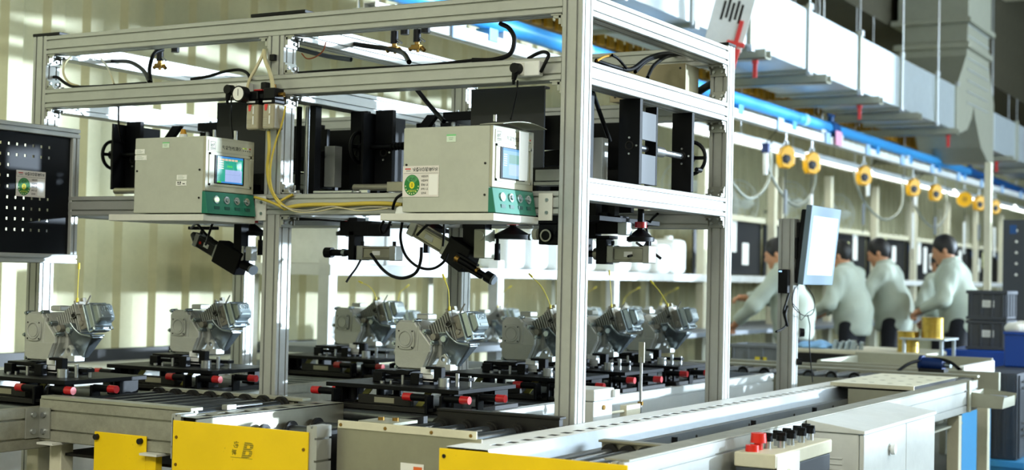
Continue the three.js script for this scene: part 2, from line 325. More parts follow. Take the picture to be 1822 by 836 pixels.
function drawStatus(g, w, h, dark) {
  g.fillStyle = '#e2dcd6'; g.fillRect(0, 0, w, h);
  g.fillStyle = '#c22018'; g.fillRect(w * 0.06, h * 0.08, w * 0.16, h * 0.035); g.fillStyle = '#555'; g.fillRect(w * 0.09, h * 0.15, w * 0.12, h * 0.02);
  g.strokeStyle = '#2a2a2a'; han(g, '设备状态管理标识', w * 0.27, h * 0.045, h * 0.135, 0.1, 1.0);
  g.fillStyle = '#8a8580'; g.fillRect(w * 0.02, h * 0.235, w * 0.96, h * 0.012);
  const cx = w * 0.26, cy = h * 0.62, R = h * 0.335;
  g.fillStyle = '#1c7a34'; g.beginPath(); g.arc(cx, cy, R, 0, 7); g.fill();
  g.fillStyle = '#4f9a5c'; g.beginPath(); g.moveTo(cx, cy); g.arc(cx, cy, R * 0.93, -2.5, -0.6); g.fill();
  g.strokeStyle = '#235a30'; han(g, '运行', cx - R * 0.42, cy - R * 0.78, R * 0.4, 0.12);
  g.fillStyle = '#e7d61c'; g.beginPath(); g.arc(cx, cy, R * 0.34, 0, 7); g.fill(); g.fillStyle = '#6b6412'; g.beginPath(); g.ellipse(cx, cy, R * 0.1, R * 0.19, 0, 0, 7); g.fill(); g.fillStyle = '#e7d61c'; g.beginPath(); g.ellipse(cx, cy, R * 0.04, R * 0.12, 0, 0, 7); g.fill();
  g.fillStyle = '#e8e7a8'; for (let k = 0; k < 9; k++) { const a = 0.15 + k * 0.36; g.beginPath(); g.arc(cx + Math.cos(a) * R * 0.84, cy + Math.sin(a) * R * 0.84, R * 0.07, 0, 7); g.fill(); }
  g.strokeStyle = '#d8d24a'; han(g, '设备状态', cx - R * 0.5, cy + R * 0.42, R * 0.24, 0.12);
  g.strokeStyle = '#4a4642'; ['设备名称', '设备编号', '管理人员', '编号人员', '名称号'].forEach((t, i) => han(g, t, w * 0.515, h * (0.3 + i * 0.135), h * 0.075, 0.11, 1.0));
  g.fillStyle = '#f4f3ef'; g.fillRect(w * 0.73, h * 0.28, w * 0.24, h * 0.66);
}
canvasMat('statusPrint', 400, 256, drawStatus);
canvasMat('testerTitle', 512, 96, (g, w, h) => {
  g.fillStyle = '#b6b49c'; g.fillRect(0, 0, w, h); g.strokeStyle = '#2c2c26'; g.lineWidth = 3; g.strokeRect(22, 14, 54, 66); g.fillStyle = '#2c2c26'; g.font = 'bold 44px sans-serif'; g.fillText('e', 24, 58); g.fillText('r', 50, 54); g.fillRect(26, 66, 48, 6);
  han(g, '气密性检测仪', 150, 32, 36, 0.1, 1.06);
  ['#f4ff8a', '#a8d820', '#d8c9a8', '#c04a30'].forEach((c, i) => { g.fillStyle = c; g.fillRect(392 + i * 26, 34, 20, 12); g.fillStyle = '#3a3a33'; g.fillRect(394 + i * 26, 58, 15, 7); });
});
canvasMat('testerScreen', 256, 300, (g, w, h) => {
  g.fillStyle = '#1f9f86'; g.fillRect(0, 0, w, h); g.fillStyle = '#2f7fc8'; g.fillRect(0, 0, w, 20); g.fillStyle = '#d8b9a0'; for (let i = 0; i < 6; i++) g.fillRect(8 + i * 33, 24, 28, 22);
  g.fillStyle = '#e8e4d6'; for (let i = 0; i < 4; i++) g.fillRect(16, 54 + i * 25, 46, 13); g.fillStyle = '#5fe038'; g.font = 'bold 30px monospace'; g.fillText('888', 96, 120); g.fillText('88', 190, 120); g.fillStyle = '#0b5f50'; g.fillRect(80, 64, 34, 5); g.fillRect(170, 64, 40, 5);
  g.fillStyle = '#9fb2e0'; g.fillRect(78, 146, 170, 138); g.strokeStyle = '#7a8fb8'; g.lineWidth = 2; g.beginPath(); g.moveTo(78, 200); g.lineTo(222, 200); g.lineTo(240, 165); g.stroke(); g.fillStyle = '#0e6d5c'; for (let i = 0; i < 6; i++) g.fillRect(10, 165 + i * 18, 26, 4); g.fillStyle = '#2f7fc8'; g.fillRect(0, 284, w, 16); g.fillStyle = '#46b838'; g.fillRect(0, 284, 40, 16);
}, { glow: 0.75 });
canvasMat('testerScreenPale', 256, 300, (g, w, h) => { g.fillStyle = '#8fc0dc'; g.fillRect(0, 0, w, h); g.fillStyle = '#5f9fd0'; g.fillRect(0, 0, w, 24); g.fillStyle = '#e4dcc8'; for (let i = 0; i < 6; i++) g.fillRect(8, 60 + i * 22, 40, 10); g.fillStyle = '#7fb0a8'; g.fillRect(70, 60, 170, 90); g.fillStyle = '#aecbe6'; g.fillRect(70, 160, 170, 110); g.fillStyle = '#d8b060'; g.fillRect(190, 262, 60, 26); }, { glow: 0.7 });
canvasMat('note', 96, 64, (g, w, h) => { g.fillStyle = '#eff0ea'; g.fillRect(0, 0, w, h); g.fillStyle = '#8fa08e'; for (let i = 0; i < 3; i++) g.fillRect(12, 14 + i * 16, 46 + (i * 17) % 26, 4); });
canvasMat('noteGreen', 96, 64, (g, w, h) => { g.fillStyle = '#d9e8d6'; g.fillRect(0, 0, w, h); g.fillStyle = '#7ed08a'; g.fillRect(0, 0, w, 14); g.fillStyle = '#8fae92'; g.fillRect(20, 28, 50, 5); g.fillRect(26, 42, 38, 5); });
canvasMat('noteBlack', 96, 48, (g, w, h) => { g.fillStyle = '#eeeee8'; g.fillRect(0, 0, w, h); g.fillStyle = '#222'; g.fillRect(12, 8, 16, 12); g.fillRect(34, 6, 12, 16); g.fillRect(12, 28, 34, 7); g.fillRect(60, 24, 22, 9); });

// ---------------------------------------------------------------- leak testers on white shelves
function shelf(label, x0, x1, z1) {
  const o = wthing('tester_shelf', label, 'shelf', [(x0 + x1) / 2, 1.427, z1 / 2 + 0.005], 0, 'white tester shelves');
  part(o, 'board', ext([[x0, 0.004], [x1, 0.004], [x1, z1 + 0.01], [x0, z1 + 0.01]].map(([a, b]) => [a, -b]), 1.427, 1.452, 0.003).rotateX(-Math.PI / 2), M.offWhite);
  part(o, 'mounting_tab', [lim(x1 + 0.0005, x1 + 0.055, 1.44, 1.535, 0.001, 0.008, 0.002)], M.offWhite);
  part(o, 'screw', [cyl([x1 + 0.035, 1.512, 0.008], [x1 + 0.035, 1.512, 0.012], 0.006), cyl([x1 + 0.035, 1.468, 0.008], [x1 + 0.035, 1.468, 0.012], 0.006)], M.steel);
  return o;
}
function tester(label, x1, w, screen, extra) {           // x1: plane of the front panel, body goes w to -x
  const y0 = 1.4535, h = 0.292, z0 = 0.015, z1 = 0.292, o = wthing('leak_tester', label, 'tester', [x1 - w / 2, y0, (z0 + z1) / 2], 0, 'leak testers');
  part(o, 'case', lim(x1 - w, x1 - 0.012, y0 + 0.003, y0 + h, z0, z1, 0.004), M.testerGray);
  part(o, 'front_panel', lim(x1 - 0.012, x1, y0 + 0.086, y0 + h, z0, z1, 0.003), M.testerPanel);
  const bz = lim(x1 - 0.002, x1 + 0.003, y0 + 0.108, y0 + 0.232, z0 + 0.018, z0 + 0.026);
  part(o, 'screen_bezel', [bz, lim(x1 - 0.002, x1 + 0.003, y0 + 0.108, y0 + 0.232, z1 - 0.026, z1 - 0.018), lim(x1 - 0.002, x1 + 0.003, y0 + 0.224, y0 + 0.232, z0 + 0.018, z1 - 0.018), lim(x1 - 0.002, x1 + 0.003, y0 + 0.108, y0 + 0.116, z0 + 0.018, z1 - 0.018)], M.testerPanel);
  sheet(o, 'title_print', 0.25, 0.043, [x1 + 0.0012, y0 + 0.258, (z0 + z1) / 2], 'x', M.testerTitle, 'printed name of the tester');
  const s = part(o, 'screen_frame', lim(x1 - 0.002, x1 + 0.003, y0 + 0.117, y0 + 0.226, z0 + 0.06, z1 - 0.05, 0.002), M.blackPlastic);
  void s; sheet(o, 'screen', 0.145, 0.1, [x1 + 0.0042, y0 + 0.1715, (z0 + z1) / 2 + 0.005], 'x', screen, 'lit colour display');
  part(o, 'button_strip', ext([[x1 - 0.014, y0 + 0.002], [x1 + 0.016, y0 + 0.002], [x1 + 0.001, y0 + 0.084], [x1 - 0.014, y0 + 0.084]], z0, z1, 0.002), M.green);
  for (let k = 0; k < 4; k++) {
    const z = z1 - 0.055 - k * 0.058, y = y0 + 0.055, x = x1 + 0.006, a = [x - 0.004, y, z], b = [x + 0.006, y + 0.001, z];
    const p = part(o, 'push_button', cyl(a, b, 0.0155, 0.0145, 18), M.steel); sub(p, k ? 'button_cap' : 'button_lamp', cyl([x + 0.006, y + 0.001, z], [x + 0.011, y + 0.002, z], 0.009, 0.008, 16), k ? M.zinc : M.buttonLamp);
    part(o, 'button_label', lim(x + 0.0035, x + 0.0085, y - 0.036, y - 0.024, z - 0.014, z + 0.014), M.greenDark);
  }
  pieces(o, 'case_screw', [[-w * 0.02 - 0.02, 0.165], [-w * 0.02 - 0.02, 0.06], [-w + 0.015, 0.165]].map(([a, b]) => cyl([x1 + a, y0 + b, z1], [x1 + a, y0 + b, z1 + 0.003], 0.004, 0.004, 8)), M.darkSteel);
  extra(o, x1, y0, z1); return o;
}
mat('greenDark', '#0c4f44', { roughness: 0.5 });
M.buttonLamp = new THREE.MeshStandardMaterial({ color: '#e9ffe0', emissive: '#c9ffb0', emissiveIntensity: 0.9 }); M.buttonLamp.name = 'buttonLamp';
shelf('white shelf board under the left leak tester', -1.905, -1.42, 0.288);
shelf('white shelf board under the right leak tester beside the corner post', -0.61, -0.155, 0.297);
tester('grey leak tester with teal display on the left shelf', -1.422, 0.36, M.testerScreen, (o, x1, y0, z1) => {
  sheet(o, 'sticker', 0.034, 0.022, [x1 - 0.2, y0 + 0.262, z1 + 0.0008], 'z', M.noteGreen, 'small green edged sticker');
  sheet(o, 'sticker', 0.05, 0.018, [x1 - 0.115, y0 + 0.138, z1 + 0.0008], 'z', M.note); sheet(o, 'sticker', 0.052, 0.018, [x1 - 0.117, y0 + 0.115, z1 + 0.0008], 'z', M.noteBlack);
  sheet(o, 'sticker', 0.05, 0.018, [x1 - 0.333, y0 + 0.24, z1 + 0.0008], 'z', M.note); sheet(o, 'sticker', 0.06, 0.018, [x1 - 0.328, y0 + 0.216, z1 + 0.0008], 'z', M.note);
  part(o, 'beacon', [cyl([x1 - 0.3, y0 + 0.293, z1 - 0.2], [x1 - 0.3, y0 + 0.325, z1 - 0.2], 0.016, 0.016, 14)], M.white); part(o, 'beacon_cap', cyl([x1 - 0.3, y0 + 0.3252, z1 - 0.2], [x1 - 0.3, y0 + 0.345, z1 - 0.2], 0.014, 0.008, 14), M.tray);
  pieces(o, 'hose_fitting', [cyl([x1 - 0.05, y0 + 0.29, z1 - 0.1], [x1 - 0.05, y0 + 0.325, z1 - 0.1], 0.006), cyl([x1 - 0.1, y0 + 0.29, z1 - 0.16], [x1 - 0.1, y0 + 0.33, z1 - 0.16], 0.006), cyl([x1 - 0.03, y0 + 0.29, z1 - 0.2], [x1 - 0.03, y0 + 0.33, z1 - 0.2], 0.008)], M.steel);
});
tester('grey leak tester with a round green status sign on its side', -0.173, 0.357, M.testerScreenPale, (o, x1, y0, z1) => {
  sheet(o, 'sticker', 0.036, 0.026, [x1 - 0.163, y0 + 0.252, z1 + 0.0008], 'z', M.noteGreen, 'small green edged sticker');
  sheet(o, 'status_sign', 0.147, 0.106, [x1 - 0.282, y0 + 0.108, z1 + 0.0012], 'z', M.statusPrint, 'printed status sign with green dial');
  part(o, 'paper_strip', ext([[0, 0], [0.065, 0], [0.06, -0.165], [0.004, -0.168]], 0, 0.0008).rotateY(Math.PI / 2).translate(x1 + 0.011, y0 + 0.285, z1 - 0.155), M.paper, 'white paper strip hanging over the display');
  const c = [], up = [], dn = []; for (let k = 0; k <= 14; k++) { const t = k / 14, y = y0 + 0.2935 + 0.02 * Math.sin(t * Math.PI * 0.85), z = z1 + 0.004 - t * 0.3; up.push([-z, y + 0.0015]); dn.unshift([-z, y]); } c.push(ext([...up, ...dn], x1 - 0.05, x1 + 0.04).rotateY(0)); c[0].rotateY(Math.PI / 2);
  part(o, 'cover_sheet', c, M.galvDull, 'thin grey cover sheet lying on the tester');
  part(o, 'hose_fitting', [cyl([x1 - 0.03, y0 + 0.31, z1 - 0.06], [x1 - 0.03, y0 + 0.332, z1 - 0.06], 0.006)], M.steel);
});
// ---------------------------------------------------------------- engine blocks
const font = await new FontLoader().loadAsync('fonts/droid/droid_sans_bold.typeface.json');
const COVER = [[-0.165, 0.022], [-0.143, 0.0], [-0.036, 0.0], [-0.004, 0.066], [-0.004, 0.09], [-0.066, 0.158], [-0.078, 0.173], [-0.15, 0.173], [-0.165, 0.157]];
const grow = (pts, k, c = [-0.085, 0.085]) => pts.map(([x, y]) => [c[0] + (x - c[0]) * k, c[1] + (y - c[1]) * k]);
const ENGINE = {};
{
  const E = ENGINE, tilt = (g) => g.scale(0.86, 0.86, 0.92).rotateZ(20 * D).translate(-0.045, 0.112, -0.012);
  E.crankcase = [ext(grow(COVER, 0.97), -0.085, 0.05, 0.004), bx(-0.03, 0.085, -0.02, 0.07, 0.09, 0.11, 0.01), cyl([-0.172, 0.05, 0.0], [-0.15, 0.05, 0.0], 0.016), bx(-0.1, 0.185, -0.03, 0.05, 0.02, 0.06, 0.005), cyl([-0.19, 0.058, 0.03], [-0.16, 0.058, 0.03], 0.013), cyl([-0.15, 0.012, 0.03], [-0.178, 0.012, 0.03], 0.014)];
  E.cover = [ext(COVER, 0.052, 0.064, 0.002), ext(grow(COVER, 0.95), 0.064, 0.08, 0.005), ext([[-0.155, 0.02], [-0.14, 0.006], [-0.04, 0.006], [-0.012, 0.066], [-0.155, 0.066]], 0.079, 0.085, 0.002), cyl([-0.07, 0.05, 0.076], [-0.062, 0.155, 0.074], 0.008, 0.008, 10)];
  const bs = new THREE.Shape(); { const c = [-0.112, 0.107], r = 0.037; for (let i = 0; i <= 48; i++) { const a = i / 48 * Math.PI * 2, q = r * (1 + 0.2 * Math.pow(Math.abs(Math.sin(2 * a)), 3)); bs[i ? 'lineTo' : 'moveTo'](c[0] + q * Math.cos(a), c[1] + q * Math.sin(a)); } }
  E.boss = [ext(bs, 0.08, 0.086, 0.0015), ring(-0.112, 0.107, 0.086, 0.0285, 0.0035, 'z', 28), cyl([-0.112, 0.107, 0.084], [-0.112, 0.107, 0.0885], 0.023, 0.022, 26)];
  E.bossHoles = [45, 135, 225, 315].map((a) => cyl([-0.112 + 0.04 * Math.cos(a * D), 0.107 + 0.04 * Math.sin(a * D), 0.0855], [-0.112 + 0.04 * Math.cos(a * D), 0.107 + 0.04 * Math.sin(a * D), 0.0868], 0.0032, 0.0032, 8));
  E.bolts = [[-0.16, 0.168], [-0.082, 0.172], [-0.006, 0.098], [-0.028, 0.008], [-0.155, 0.008], [-0.167, 0.09], [-0.04, 0.135]].map(([x, y]) => merge([cyl([x, y, 0.045], [x, y, 0.075], 0.0085, 0.0085, 10), cyl([x, y, 0.075], [x, y, 0.083], 0.0055, 0.005, 6)]));
  const fins = []; for (let i = 0; i < 10; i++) { const s = 0.014 + i * 0.0122, h = 0.092 + 0.004 * i; fins.push(bx(s, 0.004 + i * 0.0008, 0, 0.0042, h, 0.108, 0.0015)); }
  E.fins = fins.map(tilt);
  E.barrel = [tilt(cyl([0, 0, 0], [0.13, 0, 0], 0.042, 0.042, 18)), tilt(bx(0.06, 0.036, 0, 0.11, 0.012, 0.02, 0.002)), cyl([-0.012, 0.118, 0.03], [-0.012, 0.118, 0.062], 0.013, 0.011, 14)];
  const port = new THREE.Shape(); port.absellipse(0, 0, 0.021, 0.014, 0, 7); port.holes.push(new THREE.Path().absellipse(0, 0, 0.014, 0.0085, 0, 7, true));
  E.head = [bx(0.142, 0.006, -0.006, 0.036, 0.092, 0.088, 0.008), bx(0.136, -0.03, 0.03, 0.03, 0.03, 0.03, 0.006), bx(0.104, 0.05, 0.015, 0.05, 0.05, 0.045, 0.006), bx(0.108, 0.072, 0.012, 0.04, 0.018, 0.035, 0.003), cyl([0.1, 0.07, 0.02], [0.1, 0.092, 0.02], 0.008, 0.007, 10), bx(0.118, 0.088, -0.005, 0.016, 0.018, 0.02, 0.002), bx(0.148, -0.032, 0.03, 0.04, 0.03, 0.05, 0.005), cyl([0.145, -0.02, 0.05], [0.145, -0.02, 0.062], 0.012, 0.01, 12), cyl([0.155, 0.058, 0.02], [0.19, 0.085, 0.02], 0.004, 0.003, 8)].map(tilt);
  E.port = [tilt(ext(port, 0.036, 0.062, 0.0015).translate(0.112, 0.024, 0))]; E.portHole = [tilt(cyl([0.112, 0.024, 0.03], [0.112, 0.024, 0.056], 0.0135, 0.0135, 16).scale(1, 1, 1))];
  E.valve = [bx(0.168, -0.006, 0, 0.008, 0.118, 0.108, 0.003), ext([[0.171, -0.056], [0.198, -0.056], [0.203, -0.05], [0.203, 0.044], [0.198, 0.05], [0.171, 0.05]], -0.046, 0.046, 0.006)].map(tilt);
  E.valveCap = [tilt(ext([[0.2, -0.046], [0.228, -0.036], [0.236, -0.026], [0.236, 0.026], [0.228, 0.036], [0.2, 0.042]], -0.04, 0.04, 0.009)), tilt(bx(0.2365, -0.017, 0, 0.004, 0.012, 0.055, 0.002))];
  E.valveFlange = [tilt(bx(0.185, -0.066, 0.01, 0.034, 0.007, 0.085, 0.002)), tilt(cyl([0.2, -0.066, 0.05], [0.2, -0.055, 0.05], 0.007)), tilt(cyl([0.2, -0.066, -0.04], [0.2, -0.055, -0.04], 0.007))];
  const tx = new TextGeometry('OHV', { font, size: 0.022, depth: 0.003, curveSegments: 3 }); tx.computeBoundingBox(); tx.translate(-tx.boundingBox.max.x / 2, 0, 0); tx.rotateY(Math.PI / 2); E.text = [tilt(tx.translate(0.235, 0.003, 0))];
  const wedge = [[0.0, 0.134], [0.038, 0.138], [0.052, 0.118], [0.074, 0.1], [0.125, 0.094], [0.125, 0.088], [0.058, 0.016], [0.04, 0.012], [0.012, 0.075]];
  E.shroud = [ext(wedge, -0.02, 0.052, 0.004)]; { const q = E.shroud[0].attributes.position; for (let i = 0; i < q.count; i++) if (q.getZ(i) > 0.01) q.setZ(i, q.getZ(i) - Math.max(0, 0.13 - q.getY(i)) * 0.42); E.shroud[0].computeVertexNormals(); } E.lip = [tube([[0.037, 0.139, 0.053], [0.052, 0.12, 0.05], [0.075, 0.102, 0.043], [0.125, 0.096, 0.04]], 0.0045, 20), tube([[0.125, 0.096, 0.04], [0.127, 0.096, 0.01], [0.125, 0.096, -0.02]], 0.0045, 10), cyl([0.024, 0.112, 0.04], [0.024, 0.112, 0.052], 0.013, 0.011, 14)];
  E.lug = [ext([[0, 0], [0.034, 0.02], [0.04, 0.045], [0.026, 0.06], [0.008, 0.05], [-0.012, 0.012]], 0.03, 0.045, 0.003, [circlePath(0.02, 0.04, 0.008)]), cyl([-0.03, 0.008, 0.03], [0.045, 0.012, 0.03], 0.012, 0.012, 12), bx(0.03, 0.012, 0.02, 0.045, 0.022, 0.05, 0.003)];
}
function engine(label, at, cord) {
  const E = ENGINE, o = thing('engine_block', label, 'engine', at, 0, 'engine blocks on the line'); o.scale.setScalar(1.09);
  part(o, 'crankcase', E.crankcase, M.cast); const c = part(o, 'side_cover', E.cover, M.cast); sub(c, 'bearing_boss', E.boss, M.cast); sub(c, 'bolt_hole', E.bossHoles, M.darkSteel);
  pieces(o, 'bolt', E.bolts, M.zinc); part(o, 'cylinder_barrel', E.barrel, M.castDark); part(o, 'cooling_fin', E.fins, M.cast); const h = part(o, 'cylinder_head', E.head, M.castDark); sub(h, 'exhaust_port', E.port, M.cast); sub(h, 'port_hole', E.portHole, M.darkSteel);
  const v = part(o, 'valve_cover', E.valve, M.zinc); sub(v, 'cover_cap', E.valveCap, M.capGray); sub(v, 'raised_letters', E.text, M.zinc); part(o, 'cover_flange', E.valveFlange, M.zinc);
  const s = part(o, 'air_shroud', E.shroud, M.zinc); sub(s, 'rolled_lip', E.lip, M.zinc); part(o, 'mounting_lug', E.lug, M.cast);
  if (cord) {
    const b = [0.018, 0.214, 0.006], top = cord.map((p) => [b[0] + p[0], b[1] + p[1], b[2] + p[2]]), e = top[top.length - 1], q = top[top.length - 2];
    const dx = (e[0] - q[0]), dy = (e[1] - q[1]), l = Math.hypot(dx, dy), n = [e[0] + dx / l * 0.022, e[1] + dy / l * 0.022, e[2]];
    const c1 = part(o, 'tag_cord', tube([b, ...top], 0.0016, 24, 6), M.yellowTag, 'thin yellow cord'); sub(c1, 'cord_plug', cyl([b[0], b[1] - 0.02, b[2]], [b[0], b[1] + 0.012, b[2]], 0.0045, 0.004, 10), M.yellowTag); sub(c1, 'cord_plug', cyl(e, n, 0.0045, 0.0035, 10), M.yellowTag);
  }
  return o;
}
let firstEngine = null;
function placeEngine(x, z, label, cord, y = 0.878) { return engine(label, [x, y, z], cord); }

// ---------------------------------------------------------------- pallets that carry the engines
const PAL = {};
{
  const p = PAL;
  p.base = [bx(0, 0.009, 0, 0.6, 0.018, 0.46, 0.002)];
  p.top = [bx(0, 0.083, 0, 0.6, 0.016, 0.42, 0.002)];
  p.legs = []; for (const x of [-0.21, 0.21]) for (const z of [-0.15, 0.15]) p.legs.push([cyl([x, 0.018, z], [x, 0.075, z], 0.02, 0.02, 14), bx(x, 0.022, z, 0.06, 0.008, 0.06, 0.001)]);
  p.sides = [[bx(-0.25, 0.046, 0.17, 0.035, 0.056, 0.05, 0.002)], [bx(0.27, 0.046, 0.17, 0.012, 0.056, 0.06, 0.002)], [bx(0.27, 0.046, -0.14, 0.012, 0.056, 0.1, 0.002)], [bx(-0.27, 0.046, -0.14, 0.012, 0.056, 0.1, 0.002)]];
  p.block = [bx(-0.03, 0.036, 0.195, 0.24, 0.034, 0.02, 0.002)]; p.blockLabel = [bx(-0.03, 0.036, 0.2056, 0.09, 0.02, 0.0012)];
  p.straps = [[-0.19, 1], [0.08, 1]].map(([x]) => ext([[x, 0.018], [x + 0.03, 0.018], [x + 0.075, 0.074], [x + 0.045, 0.074]], 0.155, 0.16));
  p.rest = [bx(-0.05, 0.108, 0.02, 0.3, 0.012, 0.05, 0.002), bx(-0.05, 0.108, -0.1, 0.3, 0.012, 0.05, 0.002), bx(-0.1, 0.129, -0.02, 0.16, 0.016, 0.16, 0.004), bx(-0.18, 0.102, 0.02, 0.02, 0.022, 0.03), bx(0.07, 0.102, 0.02, 0.02, 0.022, 0.03), bx(-0.18, 0.102, -0.1, 0.02, 0.022, 0.03), bx(0.07, 0.102, -0.1, 0.02, 0.022, 0.03)];
  p.clamps = [[bx(-0.15, 0.11, 0.07, 0.045, 0.038, 0.025, 0.003)], [bx(0.03, 0.112, 0.08, 0.04, 0.044, 0.03, 0.003)], [bx(0.12, 0.135, 0.06, 0.035, 0.05, 0.03, 0.003), bx(0.09, 0.156, 0.06, 0.05, 0.01, 0.03, 0.002)], [bx(0.18, 0.118, 0.03, 0.13, 0.013, 0.04, 0.002)]];
  p.pins = [cyl([0.16, 0.091, 0.09], [0.16, 0.123, 0.09], 0.022, 0.022, 18), cyl([0.2, 0.091, 0.06], [0.2, 0.14, 0.06], 0.008, 0.008, 10), cyl([-0.02, 0.091, 0.1], [-0.02, 0.125, 0.1], 0.006, 0.006, 8), cyl([0.23, 0.091, 0.02], [0.23, 0.13, 0.02], 0.006, 0.006, 8), cyl([-0.1, 0.091, 0.12], [-0.1, 0.1, 0.12], 0.009, 0.009, 6), cyl([-0.06, 0.091, 0.12], [-0.06, 0.104, 0.12], 0.005, 0.005, 6), bx(-0.08, 0.1, -0.12, 0.05, 0.018, 0.03, 0.002)];
  p.white = [bx(0.055, 0.115, 0.02, 0.055, 0.03, 0.05, 0.003), bx(0.05, 0.142, 0.03, 0.05, 0.026, 0.04, 0.004)];
  // a grip: [bracket x, z, direction of the grip]
  p.grips = [[-0.24, 0.225, -1], [-0.22, 0.1, -1.15], [0.19, 0.235, -1], [0.24, 0.215, 1], [0.3, 0.06, 1]].map(([x, z, s]) => {
    const y = 0.058, d = Math.sign(s), L = 0.075 * Math.abs(s);
    return { bracket: [bx(x, 0.035, z, 0.012, 0.068, 0.045, 0.003), bx(x - d * 0.012, 0.016, z, 0.03, 0.012, 0.03, 0.002)], grip: [cyl([x - d * 0.004, y, z], [x + d * L, y, z], 0.0135, 0.0135, 16)], cap: [cyl([x + d * L, y, z], [x + d * (L + 0.036), y, z], 0.0155, 0.0145, 18)] };
  });
}
function pallet(label, x, z) {
  const p = PAL, o = thing('pallet_fixture', label, 'pallet', [x, 0.7355, z], 0, 'black pallets under the engines');
  part(o, 'base_plate', p.base, M.darkSteel); part(o, 'top_plate', p.top, M.blackPaint); for (const l of p.legs) part(o, 'leg', l, M.blackPaint); for (const s of p.sides) part(o, 'side_plate', s, M.blackPaint);
  const b = part(o, 'crossbar', p.block, M.darkSteel); sub(b, 'maker_plate', p.blockLabel, M.stainless); for (const s of p.straps) part(o, 'strap', s, M.strap);
  part(o, 'rest', p.rest, M.blackPaint); for (const c of p.clamps) pieces(o, 'clamp', c, M.blackPaint); pieces(o, 'pin', p.pins, M.steel); part(o, 'nylon_block', p.white, M.white);
  for (const g of p.grips) { const h = part(o, 'handle', g.grip, M.blackPaint); sub(h, 'bracket', g.bracket, M.blackPaint); sub(h, 'red_cap', g.cap, M.red); }
  return o;
}
// ---------------------------------------------------------------- conveyors
for (const S of [ENGINE, PAL]) for (const k of Object.keys(S)) if (S[k][0]?.isBufferGeometry) S[k] = ['straps', 'bolts', 'pins'].includes(k) ? S[k].map((g) => merge([g])) : [merge(S[k])];
const XA = -0.815, XB = -2.09;
const ROW_A = [[-0.285, 'under the foremost engine, with the clearest red handles'], [-1.1, 'just behind the corner post'], [-1.68, 'in the middle of the right bay'], [-2.27, 'beside the far right post']];
const ROW_B = [[0.395, 'at the far left below the perforated board'], [-0.4, 'behind the middle post under the left tester'], [-1.56, 'deep in the frame behind the foremost engine']];
for (const [z, w] of ROW_A) pallet('black pallet with red capped handles ' + w, XA, z);
for (const [z, w] of ROW_B) pallet('black pallet with red capped handles ' + w, XB, z);
placeEngine(XA + 0.075, -0.33, 'sharp grey engine block at the front centre of the line', [[-0.002, 0.03, 0], [-0.006, 0.07, 0], [-0.022, 0.105, 0]]);
placeEngine(XA + 0.075, -1.145, 'engine block half hidden behind the corner post', [[-0.01, 0.03, 0], [-0.045, 0.085, 0], [-0.085, 0.12, 0]]);
placeEngine(XA + 0.085, -1.725, 'engine block in the middle of the right bay', [[-0.003, 0.05, 0], [-0.008, 0.1, 0], [-0.012, 0.135, 0]]);
placeEngine(XA + 0.11, -2.315, 'engine block half hidden by the far right post', [[-0.02, 0.035, 0], [-0.05, 0.075, 0], [-0.075, 0.1, 0]]);
placeEngine(XB + 0.07, 0.35, 'engine block with lettered valve cover at the far left', [[0, 0.04, 0], [0.002, 0.09, 0], [0.003, 0.115, 0]]);
placeEngine(XB + 0.08, -0.445, 'engine block half hidden by the middle post', null);
placeEngine(XB + 0.1, -1.605, 'blurred engine block deep behind the foremost engine', [[-0.01, 0.03, 0], [-0.04, 0.06, 0], [-0.08, 0.075, 0]]);
const BEAM = P416, YB = 0.69;
function roller(o, a, b, r, disc) { const m = part(o, 'roller', cyl(a, b, r, r, 14), M.rollerSteel); if (disc) sub(m, 'drive_disc', disc, M.darkSteel); return m; }
function legs(o, list, m = M.cream) { for (const [x, z, y1 = 0.612] of list) part(o, 'leg', [lim(x - 0.03, x + 0.03, 0.012, y1, z - 0.03, z + 0.03, 0.004), lim(x - 0.05, x + 0.05, 0, 0.012, z - 0.05, z + 0.05)], m); }
// line on the left
{
  const o = wthing('roller_conveyor', 'left roller conveyor running back under the left half of the frame', 'conveyor', [XB, 0, -0.4], 0, 'pallet conveyors');
  for (const x of [-2.4, -1.85]) part(o, 'side_beam', bar(BEAM, 'z', -3.1, 2.3, x, 0.66), M.aluDull);
  for (let z = 2.2; z > -3.05; z -= 0.115) roller(o, [-2.379, 0.712, z], [-1.871, 0.712, z], 0.022);
  legs(o, [[-1.92, 0.6, 0.583], [-1.78, 0.62], [-2.4, 0.6, 0.583], [-1.85, -1.2], [-2.4, -1.2], [-1.85, -2.8], [-2.4, -2.8], [-1.85, 2.0], [-2.4, 2.0]]);
  part(o, 'corner_plate', [lim(-1.8295, -1.823, 0.625, 0.735, 0.69, 0.75, 0.001), lim(-1.829, -1.77, 0.625, 0.735, 0.6835, 0.69, 0.001)], M.bracket);
  pieces(o, 'bolt_head', [[0.71], [0.65]].flatMap(([y]) => [cyl([-1.823, y, 0.72], [-1.814, y, 0.72], 0.011, 0.01, 8), cyl([-1.798, y, 0.69], [-1.798, y, 0.699], 0.011, 0.01, 8)]), M.steel);
}
